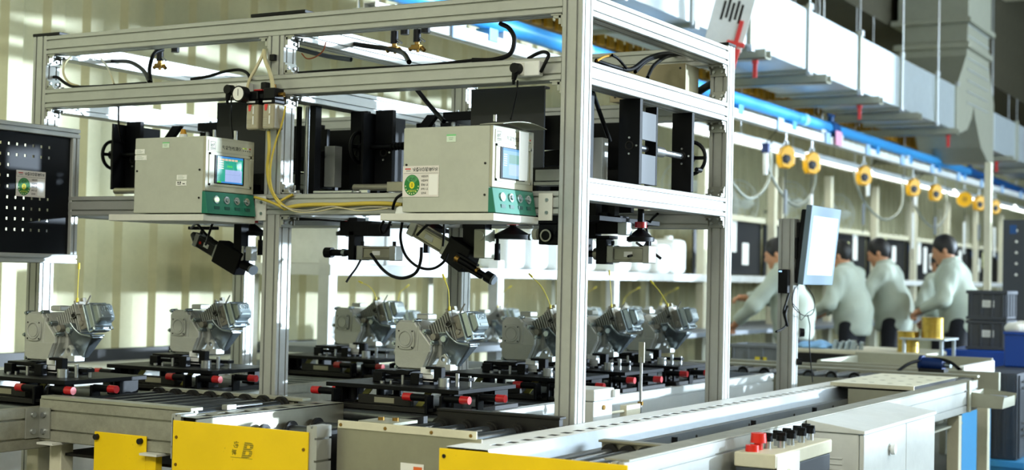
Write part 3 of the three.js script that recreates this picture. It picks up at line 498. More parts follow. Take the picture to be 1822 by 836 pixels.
// line on the right, under the right half of the frame
{
  const o = wthing('roller_conveyor', 'middle conveyor running back under the right half of the frame, yellow end plate', 'conveyor', [XA, 0, -1.3], 0, 'pallet conveyors');
  for (const x of [-1.085, -0.52]) part(o, 'side_beam', bar(BEAM, 'z', -3.35, x < -1 ? 0.075 : 0.0, x, 0.66), M.alu);
  part(o, 'side_beam', bar(BEAM, 'z', 0.7, 0.775, -0.52, YB), M.alu); part(o, 'side_beam', bar(BEAM, 'z', 0.7, 0.775, -1.085, YB), M.alu);
  for (let z = -0.05; z > -3.3; z -= 0.115) roller(o, [-1.064, 0.712, z], [-0.541, 0.712, z], 0.022);
  for (const z of [0.16, 0.31, 0.46, 0.61]) roller(o, [-0.99, 0.68, z], [-0.545, 0.68, z], 0.022, [cyl([-0.975, 0.68, z], [-0.965, 0.68, z], 0.036, 0.036, 20)]);
  const sl = []; for (let i = 0; i < 7; i++) { const z = 0.68 - i * 0.1; sl.push([[-1.06, -z - 0.022], [-1.02, -z - 0.022], [-1.02, -z + 0.022], [-1.06, -z + 0.022]]); }
  part(o, 'slotted_cover', ext([[-1.1, -0.775], [-0.995, -0.775], [-0.995, 0.03], [-1.1, 0.03]], 0.7562, 0.757, 0, sl).rotateX(-Math.PI / 2), M.aluDull);
  part(o, 'inner_wall', [lim(-1.0, -0.995, 0.64, 0.752, -0.03, 0.775), lim(-1.1, -1.095, 0.5, 0.752, 0.69, 0.775)], M.stainless);
  part(o, 'slot_shade', lim(-1.08, -1.002, 0.735, 0.7545, -0.02, 0.76), M.blackRubber); part(o, 'drip_pan', [lim(-1.09, -0.52, 0.55, 0.56, 0.0, 0.775), lim(-0.545, -0.538, 0.55, 0.745, 0.09, 0.7)], M.darkSteel);  // black strip under the cover stands in for shade inside its slots
  legs(o, [[-1.07, -1.0], [-0.52, -1.0], [-1.07, -2.6], [-0.52, -2.6], [-1.04, 0.72, 0.55], [-0.56, 0.72, 0.55]]);
  const y = part(o, 'end_plate', lim(-1.092, -0.528, 0.4, 0.745, 0.776, 0.782, 0.002), M.yellow, 'yellow steel end plate');
  sub(y, 'screw', [[-1.075, 0.69], [-1.075, 0.6], [-0.545, 0.69]].map(([a, b]) => cyl([a, b, 0.782], [a, b, 0.785], 0.006, 0.005, 8)), M.brass);
  const st = []; { // the maker's emblem: two characters over each other beside a striped letter
    const big = new TextGeometry('B', { font, size: 0.05, depth: 0.0008, curveSegments: 6 }); big.applyMatrix4(new THREE.Matrix4().makeShear(0, 0, 0.22, 0, 0, 0)); st.push(big.scale(1.15, 1, 1).translate(-0.802, 0.6455, 0.782));
    const glyph = (ch, x0, y0, s) => GLYPH[ch].split(' ').forEach((l) => { const q = l.split('-').map((t) => [x0 + (+t[0]) / 10 * s, y0 - (+t[1]) / 10 * s]); for (let i = 1; i < q.length; i++) { const [p, r] = [q[i - 1], q[i]], len = Math.hypot(r[0] - p[0], r[1] - p[1]) + 0.002; st.push(new THREE.BoxGeometry(len, 0.0022, 0.0008).rotateZ(Math.atan2(r[1] - p[1], r[0] - p[0])).translate((p[0] + r[0]) / 2, (p[1] + r[1]) / 2, 0.7824)); } });
    glyph('海', -0.828, 0.695, 0.021); glyph('博', -0.836, 0.671, 0.021); st.push(lim(-0.84, -0.75, 0.643, 0.6445, 0.782, 0.7826));
  }
  sub(y, 'emblem', st, M.emblem); sub(y, 'emblem_stripes', Array.from({ length: 7 }, (_, i) => lim(-0.795, -0.742, 0.6495 + i * 0.0066, 0.6508 + i * 0.0066, 0.7822, 0.7829)), M.yellow);
}
// cross piece between the two lines, eight rollers
{
  const o = wthing('cross_conveyor', 'cross roller conveyor in front of the middle post', 'conveyor', [-1.46, 0, 0.39], 0, 'cross conveyors');
  part(o, 'front_rail', bar(BEAM, 'x', -1.829, -1.108, YB, 0.663), M.aluDull); part(o, 'back_rail', bar(BEAM, 'x', -1.829, -1.108, YB, 0.105), M.aluDull);
  part(o, 'top_flange', lim(-1.82, -1.1, 0.7655, 0.777, 0.628, 0.688, 0.002), M.galvDull); part(o, 'top_flange', lim(-1.8, -1.06, 0.7655, 0.777, 0.085, 0.135, 0.002), M.galvDull);
  for (let i = 0; i < 8; i++) { const x = -1.76 + i * 0.087; roller(o, [x, 0.747, 0.128], [x, 0.747, 0.64], 0.019, [cyl([x, 0.747, 0.14], [x, 0.747, 0.155], 0.034, 0.034, 20), cyl([x, 0.747, 0.158], [x, 0.747, 0.166], 0.026, 0.026, 16)]); }
  part(o, 'stop_block', lim(-1.13, -1.105, 0.757, 0.775, 0.45, 0.5, 0.002), M.bracket); part(o, 'stop_rod', cyl([-1.118, 0.765, 0.45], [-1.118, 0.765, 0.3], 0.006), M.steel);
  part(o, 'chain_guard', lim(-1.8, -1.11, 0.56, 0.57, 0.14, 0.63), M.darkSteel);
  pieces(o, 'foot_plate', [lim(-1.8, -1.72, 0.606, 0.614, 0.6, 0.72), lim(-1.3, -1.22, 0.606, 0.614, 0.6, 0.72)], M.offWhite);
  const y = part(o, 'guard_plate', [lim(-1.543, -1.297, 0.3, 0.668, 0.686, 0.692, 0.002), lim(-1.297, -1.25, 0.3, 0.61, 0.66, 0.692, 0.002)], M.yellow, 'yellow steel guard plate');
  sub(y, 'guard_bolt', [[-1.528], [-1.32]].map(([x]) => cyl([x, 0.65, 0.692], [x, 0.65, 0.705], 0.011, 0.01, 10)), M.darkSteel);
}
// cross piece on the right behind the stainless cover
{
  const o = wthing('cross_conveyor', 'dark cross roller conveyor behind the stainless cover', 'conveyor', [-0.22, 0, 0.38], 0, 'cross conveyors');
  part(o, 'back_rail', [lim(-0.49, -0.005, 0.62, 0.768, 0.075, 0.1), lim(-0.49, 0.0, 0.768, 0.777, 0.06, 0.105, 0.002)], M.darkSteel);
  for (let i = 0; i < 5; i++) { const x = -0.46 + i * 0.1; roller(o, [x, 0.715, 0.105], [x, 0.715, 0.66], 0.02, [cyl([x, 0.715, 0.12], [x, 0.715, 0.135], 0.034, 0.034, 20), cyl([x, 0.715, 0.138], [x, 0.715, 0.15], 0.027, 0.027, 16)]); }
  part(o, 'stop_plate', lim(-0.5, -0.36, 0.757, 0.768, 0.42, 0.56, 0.002), M.galvDull); pieces(o, 'stop_screw', [cyl([-0.45, 0.768, 0.5], [-0.45, 0.778, 0.5], 0.011), cyl([-0.4, 0.768, 0.49], [-0.4, 0.778, 0.49], 0.011)], M.brass);
  part(o, 'drip_pan', lim(-0.49, 0.03, 0.55, 0.56, 0.1, 0.69), M.darkSteel); part(o, 'end_rail', lim(0.02, 0.035, 0.56, 0.735, 0.1, 0.69), M.brightPlate);
  const c = part(o, 'front_cover', [lim(-0.478, 0.055, 0.3, 0.76, 0.695, 0.7, 0.002)], M.stainless, 'satin stainless front cover');
  sub(c, 'cover_strip', lim(-0.472, 0.04, 0.757, 0.782, 0.7005, 0.706, 0.002), M.cream); for (const x of [-0.46, -0.29, -0.12, 0.02]) sub(c, 'screw', cyl([x, 0.768, 0.706], [x, 0.768, 0.709], 0.006, 0.005, 8), M.brass);
  sheet(o, 'warning_label', 0.085, 0.06, [-0.19, 0.638, 0.7016], 'z', M.warnLabel, 'white label with an orange corner');
  legs(o, [[-0.42, 0.62, 0.55], [0.0, 0.62, 0.55]]);
}
// long line on the right with the slotted cover
{
  const o = wthing('slotted_conveyor', 'long bright conveyor on the right with a slotted cover strip and yellow end plate', 'conveyor', [0.29, 0, -1.3], 0, 'pallet conveyors');
  const sl = []; for (let i = 0; i < 45; i++) { const z = 0.7 - i * 0.0865; sl.push([[0.094, -z - 0.021], [0.128, -z - 0.021], [0.128, -z + 0.021], [0.094, -z + 0.021]]); }
  part(o, 'slotted_cover', ext([[0.012, -0.828], [0.155, -0.828], [0.155, 3.32], [0.012, 3.32]], 0.7472, 0.748, 0, sl).rotateX(-Math.PI / 2), M.white);
  part(o, 'slot_shade', lim(0.06, 0.15, 0.722, 0.7455, -3.3, 0.8), M.blackRubber); part(o, 'cover_skirt', ext([[0.151, 0.7472], [0.155, 0.7472], [0.172, 0.694], [0.204, 0.694], [0.204, 0.69], [0.168, 0.69]], -3.32, 0.828), M.polished);  // dark strip added below the slots so they look shaded inside
  part(o, 'left_beam', [lim(0.012, 0.018, 0.56, 0.747, -3.32, 0.828), lim(0.198, 0.204, 0.56, 0.69, -3.32, 0.828)], M.polished);
  part(o, 'inner_rail', [lim(0.204, 0.235, 0.565, 0.59, -3.3, 0.8)], M.alu);
  pieces(o, 'bolt_head', Array.from({ length: 14 }, (_, i) => cyl([0.204, 0.672 - (i % 2) * 0.07, 0.5 - i * 0.27], [0.208, 0.672 - (i % 2) * 0.07, 0.5 - i * 0.27], 0.006, 0.005, 8)), M.darkSteel);
  part(o, 'right_beam', bar(BEAM, 'z', -3.45, 0.828, 0.565, 0.672), M.alu); part(o, 'beam_cap', lim(0.51, 0.587, 0.747, 0.752, -3.45, 0.8), M.aluDull);
  part(o, 'floor_pan', lim(0.02, 0.545, 0.53, 0.54, -3.3, 0.82), M.galvDull);
  part(o, 'pan_rib', [lim(0.3, 0.33, 0.54, 0.6, -3.2, -0.1), lim(0.44, 0.47, 0.54, 0.585, -3.2, -0.1)], M.stainless);
  const y = part(o, 'end_plate', lim(-0.008, 0.598, 0.35, 0.742, 0.829, 0.835, 0.002), M.yellow, 'yellow steel end plate'); for (const q of [0.01, 0.58]) sub(y, 'screw', cyl([q, 0.72, 0.835], [q, 0.72, 0.838], 0.006), M.darkSteel);
  // transfer rollers near the end plate
  part(o, 'transfer_rail', [lim(0.212, 0.53, 0.64, 0.722, 0.2, 0.215), lim(0.206, 0.535, 0.722, 0.73, 0.185, 0.23, 0.002)], M.stainless);
  for (let i = 0; i < 5; i++) { const x = 0.25 + i * 0.062; roller(o, [x, 0.69, 0.215], [x, 0.69, 0.81], 0.016, [cyl([x, 0.69, 0.225], [x, 0.69, 0.24], 0.03, 0.03, 18)]); }
  // far end: white plate with holes, dark cross rail, end wall
  const h = []; for (let i = 0; i < 4; i++) for (let k = 0; k < 4; k++) h.push(circlePath(0.19 + i * 0.09, 2.56 + k * 0.19, 0.016));
  part(o, 'hole_shade_plate', lim(0.13, 0.51, 0.742, 0.7688, -3.29, -2.44), M.blackRubber); part(o, 'white_cover_plate', [ext([[0.12, 2.42], [0.52, 2.42], [0.52, 3.3], [0.12, 3.3]], 0.7692, 0.77, 0, h, 8).rotateX(-Math.PI / 2), lim(0.12, 0.52, 0.752, 0.7692, -2.43, -2.42)], M.cream, 'cream plate with rows of holes');  // black plate added underneath paints the shade seen through the holes
  part(o, 'end_wall', [lim(0.205, 0.545, 0.54, 0.742, -2.46, -2.43), lim(0.205, 0.27, 0.56, 0.64, -2.42, -2.36)], M.galvDull);
  part(o, 'corner_bracket', lim(0.235, 0.3, 0.56, 0.64, -2.4, -2.3, 0.002), M.cream);
  legs(o, [[0.05, -3.1], [0.55, -3.1, 0.59], [0.05, -1.0], [0.55, 0.5, 0.59], [0.05, 0.5]]);
  part(o, 'hanging_strap', [lim(0.587, 0.6, 0.6, 0.76, -3.245, -3.205, 0.002)], M.galvDull);
  // three sensor holders inside the trough
  for (const [z, s] of [[-0.22, 1], [-0.98, 0], [-1.72, 1]]) {
    const m = part(o, 'sensor_holder', [lim(0.206, 0.285, 0.655, 0.662, z - 0.012, z + 0.012), lim(0.27, 0.282, 0.6, 0.675, z - 0.02, z + 0.02, 0.002), cyl([0.275, 0.66, z + 0.03], [0.275, 0.6, z + 0.03], 0.012, 0.012, 12)], M.bracket);
    sub(m, 'sensor_head', [cyl([0.275, 0.675, z], [0.275, 0.705, z], 0.011, 0.011, 12), cyl([0.275, 0.663, z], [0.275, 0.675, z], 0.017, 0.017, 6)], M.blackPlastic); sub(m, 'sensor_lens', cyl([0.275, 0.66, z + 0.03], [0.275, 0.675, z + 0.03], 0.013, 0.011, 10), M.brass);
    if (s) sub(m, 'sensor_cable', tube([[0.275, 0.6, z + 0.03], [0.28, 0.575, z + 0.03], [0.29, 0.56, z + 0.06], [0.275, 0.585, z + 0.07], [0.268, 0.56, z + 0.02]], 0.005), M.blackRubber);
  }
  for (const z of [-1.25, -1.9]) part(o, 'pneumatic_cylinder', [cyl([0.3, 0.625, z], [0.3, 0.625, z - 0.22], 0.022, 0.022, 16), lim(0.272, 0.328, 0.6, 0.65, z - 0.26, z - 0.22, 0.003), cyl([0.3, 0.625, z], [0.3, 0.625, z + 0.06], 0.007)], M.zinc);
}
{
  const o = wthing('cross_conveyor', 'far cross roller rail behind the cream plate', 'conveyor', [-0.1, 0, -3.6], 0, 'cross conveyors');
  part(o, 'front_rail', [lim(-1.06, 0.585, 0.762, 0.775, -3.5, -3.45, 0.002), lim(-1.06, 0.54, 0.62, 0.72, -3.49, -3.46)], M.galvDull); part(o, 'back_rail', lim(-1.06, 0.585, 0.62, 0.765, -4.02, -3.98), M.galvDull);
  for (let i = 0; i < 12; i++) { const x = -1.0 + i * 0.13; roller(o, [x, 0.72, -3.98], [x, 0.72, -3.49], 0.02, [cyl([x, 0.72, -3.52], [x, 0.72, -3.505], 0.034, 0.034, 16)]); }
  legs(o, [[-1.0, -4.0], [0.5, -4.0]]);
}
// ---------------------------------------------------------------- test stations inside the frame
function station(label, xr, xl, xc) {
  const o = wthing('test_station', label, 'test station', [(xr + xl) / 2, 1.46, -0.75], 0, 'black test stations in the frame'), B = M.blackPaint;
  for (const x of [xr - 0.087, xl]) for (const z of [-0.49, -0.98]) {
    const c = part(o, 'column_plate', lim(x, x + 0.087, 1.596, 1.915, z - 0.012, z + 0.012, 0.002), B);
    sub(c, 'bearing', ring(x + 0.045, 1.74, z + 0.013, 0.015, 0.003, 'z', 18), M.darkSteel); sub(c, 'plate_screws', [...[[0, 0.03], [0, -0.03], [0.03, 0]].map(([a, b]) => cyl([x + 0.045 + a, 1.74 + b, z + 0.012], [x + 0.045 + a, 1.74 + b, z + 0.016], 0.004, 0.004, 8))], M.steel);
  }
  part(o, 'side_panel', lim(xr - 0.014, xr - 0.003, 1.765, 1.87, -0.63, -0.503, 0.001), M.panelBlack); part(o, 'side_panel', lim(xr - 0.014, xr - 0.003, 1.6, 1.712, -0.63, -0.503, 0.001), M.panelBlack); part(o, 'side_panel', lim(xl - 0.013, xl - 0.0015, 1.6, 1.9, -0.7, -0.4, 0.001), B);
  part(o, 'side_flange', lim(xr - 0.05, xr - 0.003, 1.6, 1.9, -0.645, -0.632, 0.001), B);
  part(o, 'cross_shaft', [cyl([xr - 0.045, 1.74, -0.503], [xr - 0.045, 1.74, -0.967], 0.0125, 0.0125, 14), cyl([xr - 0.045, 1.74, -0.7], [xr - 0.045, 1.74, -0.78], 0.02, 0.02, 16), cyl([xr - 0.045, 1.74, -0.993], [xr - 0.045, 1.74, -1.06], 0.0125, 0.0125, 14)], M.steel);
  const w = part(o, 'hand_wheel', [ring(xr - 0.045, 1.74, -1.06, 0.066, 0.008, 'z', 28), bx(xr - 0.045, 1.74, -1.06, 0.128, 0.014, 0.01), cyl([xr - 0.045, 1.74, -1.05], [xr - 0.045, 1.74, -1.075], 0.02, 0.018, 14)], M.blackPlastic); sub(w, 'spinner', cyl([xr - 0.0, 1.69, -1.06], [xr - 0.0, 1.69, -1.02], 0.011, 0.009, 12), M.blackPlastic);
  const w2 = part(o, 'hand_wheel', [ring(xl - 0.06, 1.762, -0.455, 0.062, 0.008, 'x', 28), bx(xl - 0.06, 1.762, -0.455, 0.01, 0.12, 0.014), bx(xl - 0.06, 1.762, -0.455, 0.01, 0.014, 0.12), cyl([xl - 0.07, 1.762, -0.455], [xl - 0.045, 1.762, -0.455], 0.02, 0.018, 14), cyl([xl - 0.05, 1.762, -0.455], [xl + 0.09, 1.762, -0.455], 0.01)], M.blackPlastic); void w2;
  part(o, 'ribbed_rod', [cyl([xl + 0.088, 1.762, -0.455], [xc - 0.1, 1.762, -0.455], 0.012, 0.012, 12), ...Array.from({ length: 14 }, (_, i) => cyl([xl + 0.1 + i * 0.017, 1.762, -0.455], [xl + 0.107 + i * 0.017, 1.762, -0.455], 0.0165, 0.0165, 12))], M.blackRubber);
  // lifting head: slab, guide rods, slide plates, back plates
  const t = part(o, 'head_slab', lim(xc - 0.33, xc - 0.04, 1.875, 1.912, -0.95, -0.6, 0.003), B); sub(t, 'slab_screw', [0.06, 0.12, 0.18, 0.24].map((d) => cyl([xc - 0.33 + d, 1.912, -0.62], [xc - 0.33 + d, 1.92, -0.62], 0.007)), M.steel);
  for (const [x, z] of [[xc - 0.3, -0.64], [xc - 0.12, -0.64], [xc - 0.3, -0.9], [xc - 0.07, -0.9]]) part(o, 'guide_rod', cyl([x, 1.45, z], [x, 1.874, z], 0.011, 0.011, 14), M.steel);
  part(o, 'slide_plate', lim(xc - 0.36, xc, 1.6, 1.63, -0.98, -0.56, 0.003), B); part(o, 'back_plate', lim(xc - 0.27, xc - 0.12, 1.46, 1.87, -0.82, -0.79, 0.002), B);
  part(o, 'back_plate', lim(xc + 0.04, xc + 0.3, 1.52, 1.9, -1.12, -1.09, 0.002), B); part(o, 'lower_plate', lim(xc - 0.4, xc + 0.45, 1.462, 1.482, -1.05, -0.5, 0.002), B);
  part(o, 'back_plate', [lim(xc + 0.05, xr - 0.2, 1.56, 1.68, -0.86, -0.84), lim(xc - 0.12, xc + 0.06, 1.56, 1.9, -0.72, -0.7), lim(xc + 0.06, xc + 0.26, 1.76, 1.9, -0.78, -0.76)], B); part(o, 'side_bracket', ext([[xc + 0.05, 1.6], [xr - 0.25, 1.6], [xr - 0.25, 1.64], [xc + 0.05, 1.72]], -0.62, -0.6), B);
  if (xr < -1) pieces(o, 'back_plate', [lim(xr - 0.7, xr - 0.42, 1.55, 1.9, -1.0, -0.98), lim(xr - 0.41, xr - 0.2, 1.55, 1.9, -0.95, -0.93), lim(xr - 0.62, xr - 0.3, 1.72, 1.86, -0.62, -0.6), lim(xr - 0.5, xr - 0.22, 1.55, 1.64, -0.58, -0.56)], B);
  part(o, 'coil_spring', [cyl([xc - 0.18, 1.64, -0.7], [xc - 0.18, 1.87, -0.7], 0.01), ...Array.from({ length: 16 }, (_, i) => ring(xc - 0.18, 1.645 + i * 0.0145, -0.7, 0.017, 0.0028, 'y', 14))], M.steel);
  part(o, 'gusset', ext([[xl + 0.09, 1.79], [xl + 0.19, 1.9], [xl + 0.24, 1.9], [xl + 0.09, 1.74]], -0.6, -0.575), B);
  // horizontal slide with a pale actuator, behind the right window of the bay
  part(o, 'actuator', [lim(xr - 0.42, xr - 0.215, 1.61, 1.655, -0.5, -0.44, 0.003), lim(xr - 0.42, xr - 0.215, 1.593, 1.607, -0.5, -0.43, 0.002)], M.alu); part(o, 'actuator_plate', lim(xr - 0.212, xr - 0.19, 1.592, 1.75, -0.5, -0.43, 0.002), B);
  part(o, 'linear_rail', lim(xr - 0.188, xr - 0.135, 1.6, 1.77, -0.49, -0.44, 0.002), M.alu); part(o, 'slide_arm', ext([[xr - 0.45, 1.67], [xr - 0.214, 1.67], [xr - 0.214, 1.745], [xr - 0.45, 1.72]], -0.5, -0.46, 0.002), B);
  part(o, 'actuator', [lim(xc - 0.42, xc - 0.28, 1.57, 1.61, -0.4, -0.34, 0.003), lim(xc - 0.42, xc - 0.28, 1.55, 1.566, -0.4, -0.33, 0.002), cyl([xc - 0.6, 1.59, -0.37], [xc - 0.42, 1.59, -0.37], 0.014)], M.stainless);
  part(o, 'black_panel', [lim(xr - 0.56, xr - 0.248, 1.64, 1.93, -0.2, -0.19, 0.001), lim(xr - 0.56, xr - 0.248, 1.93, 1.938, -0.23, -0.19)], M.blackPanel, 'flat black panel hanging under the front beam');
  part(o, 'rail_post', [lim(xr - 0.215, xr - 0.2, 1.55, 1.92, -0.3, -0.28, 0.002), lim(xr - 0.13, xr - 0.1, 1.55, 1.92, -0.3, -0.26, 0.002)], M.blackPaint); part(o, 'guide_rod', cyl([xr - 0.17, 1.5, -0.3], [xr - 0.17, 1.92, -0.3], 0.011, 0.011, 14), M.steel);
  pieces(o, 'valve_stem', [[0.39, -0.4], [0.29, -0.4]].map(([a, z]) => cyl([xc - a, 2.205, z], [xc - a, 2.16 + 0.07, z], 0.018, 0.018, 14)), M.blackPlastic);
  return o;
}
mat('blackPanel', '#17191a', { roughness: 0.6, map: paintTex });
station('black test station with columns and hand wheels in the right bay of the frame', 0, -1.2, -0.62);
station('black test station with columns in the left bay of the frame', -1.24, -2.6, -1.95);
for (const [x, l] of [[-1.06, 'brass air valve cluster under the top of the right bay, left one'], [-0.95, 'brass air valve cluster under the top of the right bay, right one'], [-2.33, 'brass air valve cluster high in the left bay']]) {
  const o = wthing('air_valve', l, 'valve', [x, 2.2, -0.4], 0, 'brass air valves'); o.scale.setScalar(0.72); const y = 2.13;
  part(o, 'solenoid', [cyl([x, y + 0.03, -0.4], [x, y + 0.1, -0.4], 0.022, 0.022, 16), cyl([x, y + 0.1, -0.4], [x, y + 0.13, -0.4], 0.006)], M.blackPlastic);
  part(o, 'valve_body', [bx(x, y, -0.4, 0.06, 0.03, 0.04, 0.005), cyl([x - 0.03, y, -0.4], [x - 0.05, y - 0.01, -0.4], 0.012), cyl([x + 0.03, y, -0.4], [x + 0.05, y - 0.02, -0.4], 0.012), cyl([x, y + 0.015, -0.4], [x, y + 0.03, -0.4], 0.015), cyl([x + 0.02, y - 0.015, -0.38], [x + 0.02, y - 0.03, -0.38], 0.009)], M.brass);
  part(o, 'cable_gland', cyl([x + 0.02, y + 0.05, -0.4], [x + 0.05, y + 0.03, -0.4], 0.007), M.steel);
}
// hand cranks hanging below the lowest beams
function crank(label, x, y, z, R, turn = 0) {
  const o = thing('hand_crank', label, 'hand crank', [x, y, z], turn, 'hand cranks below the beams');
  part(o, 'disc', [cyl([0, -0.008, 0], [0, 0.008, 0], R, R, 28), lathe([[0.012, 0.04], [0.02, 0.035], [R * 0.85, 0.01], [R, 0.008]], 24)], M.blackPlastic); part(o, 'shaft', cyl([0, 0.02, 0], [0, 0.12, 0], 0.013), M.blackPaint);
  part(o, 'collar', cyl([0, 0.045, 0], [0, 0.068, 0], 0.024, 0.024, 20), M.red, 'red collar'); const h = part(o, 'grip', [cyl([-R * 0.86, -0.008, 0], [-R * 0.86, -0.028, 0], 0.006), cyl([-R * 0.86, -0.026, 0], [-R * 0.86, -0.09, 0], 0.0115, 0.0125, 14)], M.blackPlastic); void h;
  part(o, 'rim_end', cyl([R * 0.9, 0, 0], [R * 1.06, 0, 0], 0.012, 0.012, 12), M.zinc); return o;
}
crank('hand crank with red collar hanging below the right tester', -0.49, 1.395, -0.4, 0.078);
crank('hand crank seen edge on above the slanting cylinder', -0.93, 1.42, -0.5, 0.075, 1.9);
crank('small far hand crank left of the horizontal cylinder', -1.42, 1.41, -0.62, 0.06, 2.4);
crank('hand crank with red collar above the cylinder behind the right beam', -0.13, 1.4, -0.78, 0.055, 2.9);
crank('hand crank with red collar below the left tester', -1.73, 1.4, -0.35, 0.062, 3.0);
// clamps: a square cylinder on a bracket with a rod and pad
function clamp(label, at, tilt, L, S, body, withRod, turn = 0) {
  const o = thing('clamp_cylinder', label, 'clamp', at, turn, 'pneumatic clamps'), T = (g) => g.rotateZ(tilt);
  part(o, 'barrel', [T(bx(0, 0, 0, L * 0.72, S * 0.8, S * 0.8, 0.008)), ...[-1, 1].flatMap((s) => [-1, 1].map((q) => T(cyl([-L * 0.4, s * S * 0.38, q * S * 0.38], [L * 0.4, s * S * 0.38, q * S * 0.38], 0.005, 0.005, 8))))], body);
  part(o, 'end_block', [T(bx(-L * 0.43, 0, 0, L * 0.16, S, S, 0.004))], M.bracket); part(o, 'end_block', [T(bx(L * 0.43, 0, 0, L * 0.16, S, S, 0.004))], M.bracket);
  part(o, 'air_fitting', [T(cyl([-L * 0.42, S * 0.5, 0.01], [-L * 0.42, S * 0.5 + 0.018, 0.01], 0.007)), T(cyl([L * 0.42, S * 0.5, 0.01], [L * 0.42, S * 0.5 + 0.018, 0.01], 0.007)), T(cyl([-L * 0.5, -0.004, S * 0.4], [-L * 0.53, -0.004, S * 0.4], 0.008))], M.blackPlastic);
  part(o, 'maker_label', [T(bx(0, 0, S * 0.405, L * 0.2, S * 0.3, 0.002))], M.paper); return o;
}
{ // slanting clamp with the grey rubber pad, centre of the picture
  const o = clamp('slanting square cylinder with a grey rubber pad above the foremost engine', [-0.79, 1.385, -0.3], -26 * D, 0.2, 0.062, M.stainless);
  const T = (g) => g.rotateZ(-26 * D);
  part(o, 'clamp_bracket', [T(ext([[0.09, -0.04], [0.19, -0.05], [0.21, -0.02], [0.2, 0.05], [0.1, 0.055]], -0.04, 0.045, 0.004)), bx(0.19, 0.0, -0.02, 0.1, 0.12, 0.05, 0.003)], M.blackPaint); part(o, 'gear_housing', [bx(0.235, -0.02, 0.0, 0.05, 0.11, 0.075, 0.004), cyl([0.235, 0.01, 0.037], [0.235, 0.01, 0.041], 0.02, 0.02, 20)], M.galvDull);
  part(o, 'push_rod', [T(cyl([0.17, -0.005, 0.05], [0.31, -0.005, 0.05], 0.012, 0.009, 12)), T(bx(0.23, -0.02, 0.05, 0.13, 0.012, 0.02, 0.002)), T(bx(0.21, 0.012, 0.05, 0.1, 0.01, 0.02, 0.002))], M.blackPaint); pieces(o, 'rod_nut', [T(cyl([0.16, -0.005, 0.05], [0.178, -0.005, 0.05], 0.016, 0.016, 6)), T(cyl([0.262, -0.005, 0.05], [0.272, -0.005, 0.05], 0.013, 0.013, 6))], M.brass);
  const p = part(o, 'pad_holder', T(cyl([0.31, -0.005, 0.05], [0.342, -0.005, 0.05], 0.021, 0.021, 20)), M.blackRubber); sub(p, 'rubber_pad', T(cyl([0.342, -0.005, 0.05], [0.35, -0.005, 0.05], 0.019, 0.018, 20)), M.crateLight);
  part(o, 'hanger_plate', [bx(0.16, 0.085, -0.03, 0.07, 0.09, 0.03, 0.002), bx(0.07, 0.09, -0.01, 0.012, 0.06, 0.04)], M.blackPaint);
}
{ const o = clamp('horizontal grey cylinder hanging left of the slanting clamp', [-1.165, 1.327, -0.48], 0, 0.19, 0.06, M.stainless);
  part(o, 'clamp_bracket', [bx(-0.12, 0.03, 0, 0.03, 0.12, 0.07, 0.003), bx(-0.1, 0.1, 0, 0.16, 0.06, 0.07, 0.003), bx(0.0, 0.095, 0.01, 0.075, 0.05, 0.06, 0.003)], M.blackPaint); part(o, 'push_rod', [cyl([-0.135, 0, 0], [-0.24, 0, 0], 0.014), cyl([-0.24, 0, 0], [-0.275, 0, 0], 0.022)], M.blackPaint); part(o, 'rod_nut', [cyl([-0.17, 0, 0], [-0.185, 0, 0], 0.019, 0.019, 6)], M.zinc); part(o, 'hanger_plate', bx(-0.12, 0.135, 0, 0.05, 0.02, 0.06), M.blackPaint); }
{ const o = clamp('horizontal beige cylinder seen through the right bay below the beam', [-0.15, 1.34, -0.74], 0, 0.18, 0.068, M.galvDull);
  part(o, 'clamp_bracket', [bx(-0.115, 0.01, 0, 0.045, 0.1, 0.07, 0.003), bx(-0.115, 0.066, 0, 0.075, 0.012, 0.08, 0.002), bx(-0.1, 0.115, 0, 0.14, 0.07, 0.08, 0.003), bx(-0.165, 0.11, 0, 0.03, 0.09, 0.06), bx(-0.16, 0.14, 0.02, 0.05, 0.16, 0.05), bx(-0.09, 0.15, -0.02, 0.03, 0.1, 0.04), bx(-0.21, 0.08, -0.03, 0.03, 0.24, 0.04)], M.blackPaint); part(o, 'push_rod', [cyl([-0.138, 0, 0], [-0.25, 0, 0], 0.013)], M.blackPaint); pieces(o, 'rod_nut', [cyl([-0.14, 0, 0], [-0.158, 0, 0], 0.024, 0.024, 16), cyl([-0.2, 0, 0], [-0.215, 0, 0], 0.019, 0.019, 6), cyl([-0.25, 0, 0], [-0.265, 0, 0], 0.022, 0.022, 14)], M.stainless); part(o, 'gear_housing', bx(-0.02, 0.1, 0.02, 0.04, 0.05, 0.05, 0.003), M.galv); part(o, 'hanger_plate', bx(-0.12, 0.156, 0, 0.04, 0.012, 0.05), M.blackPaint); }
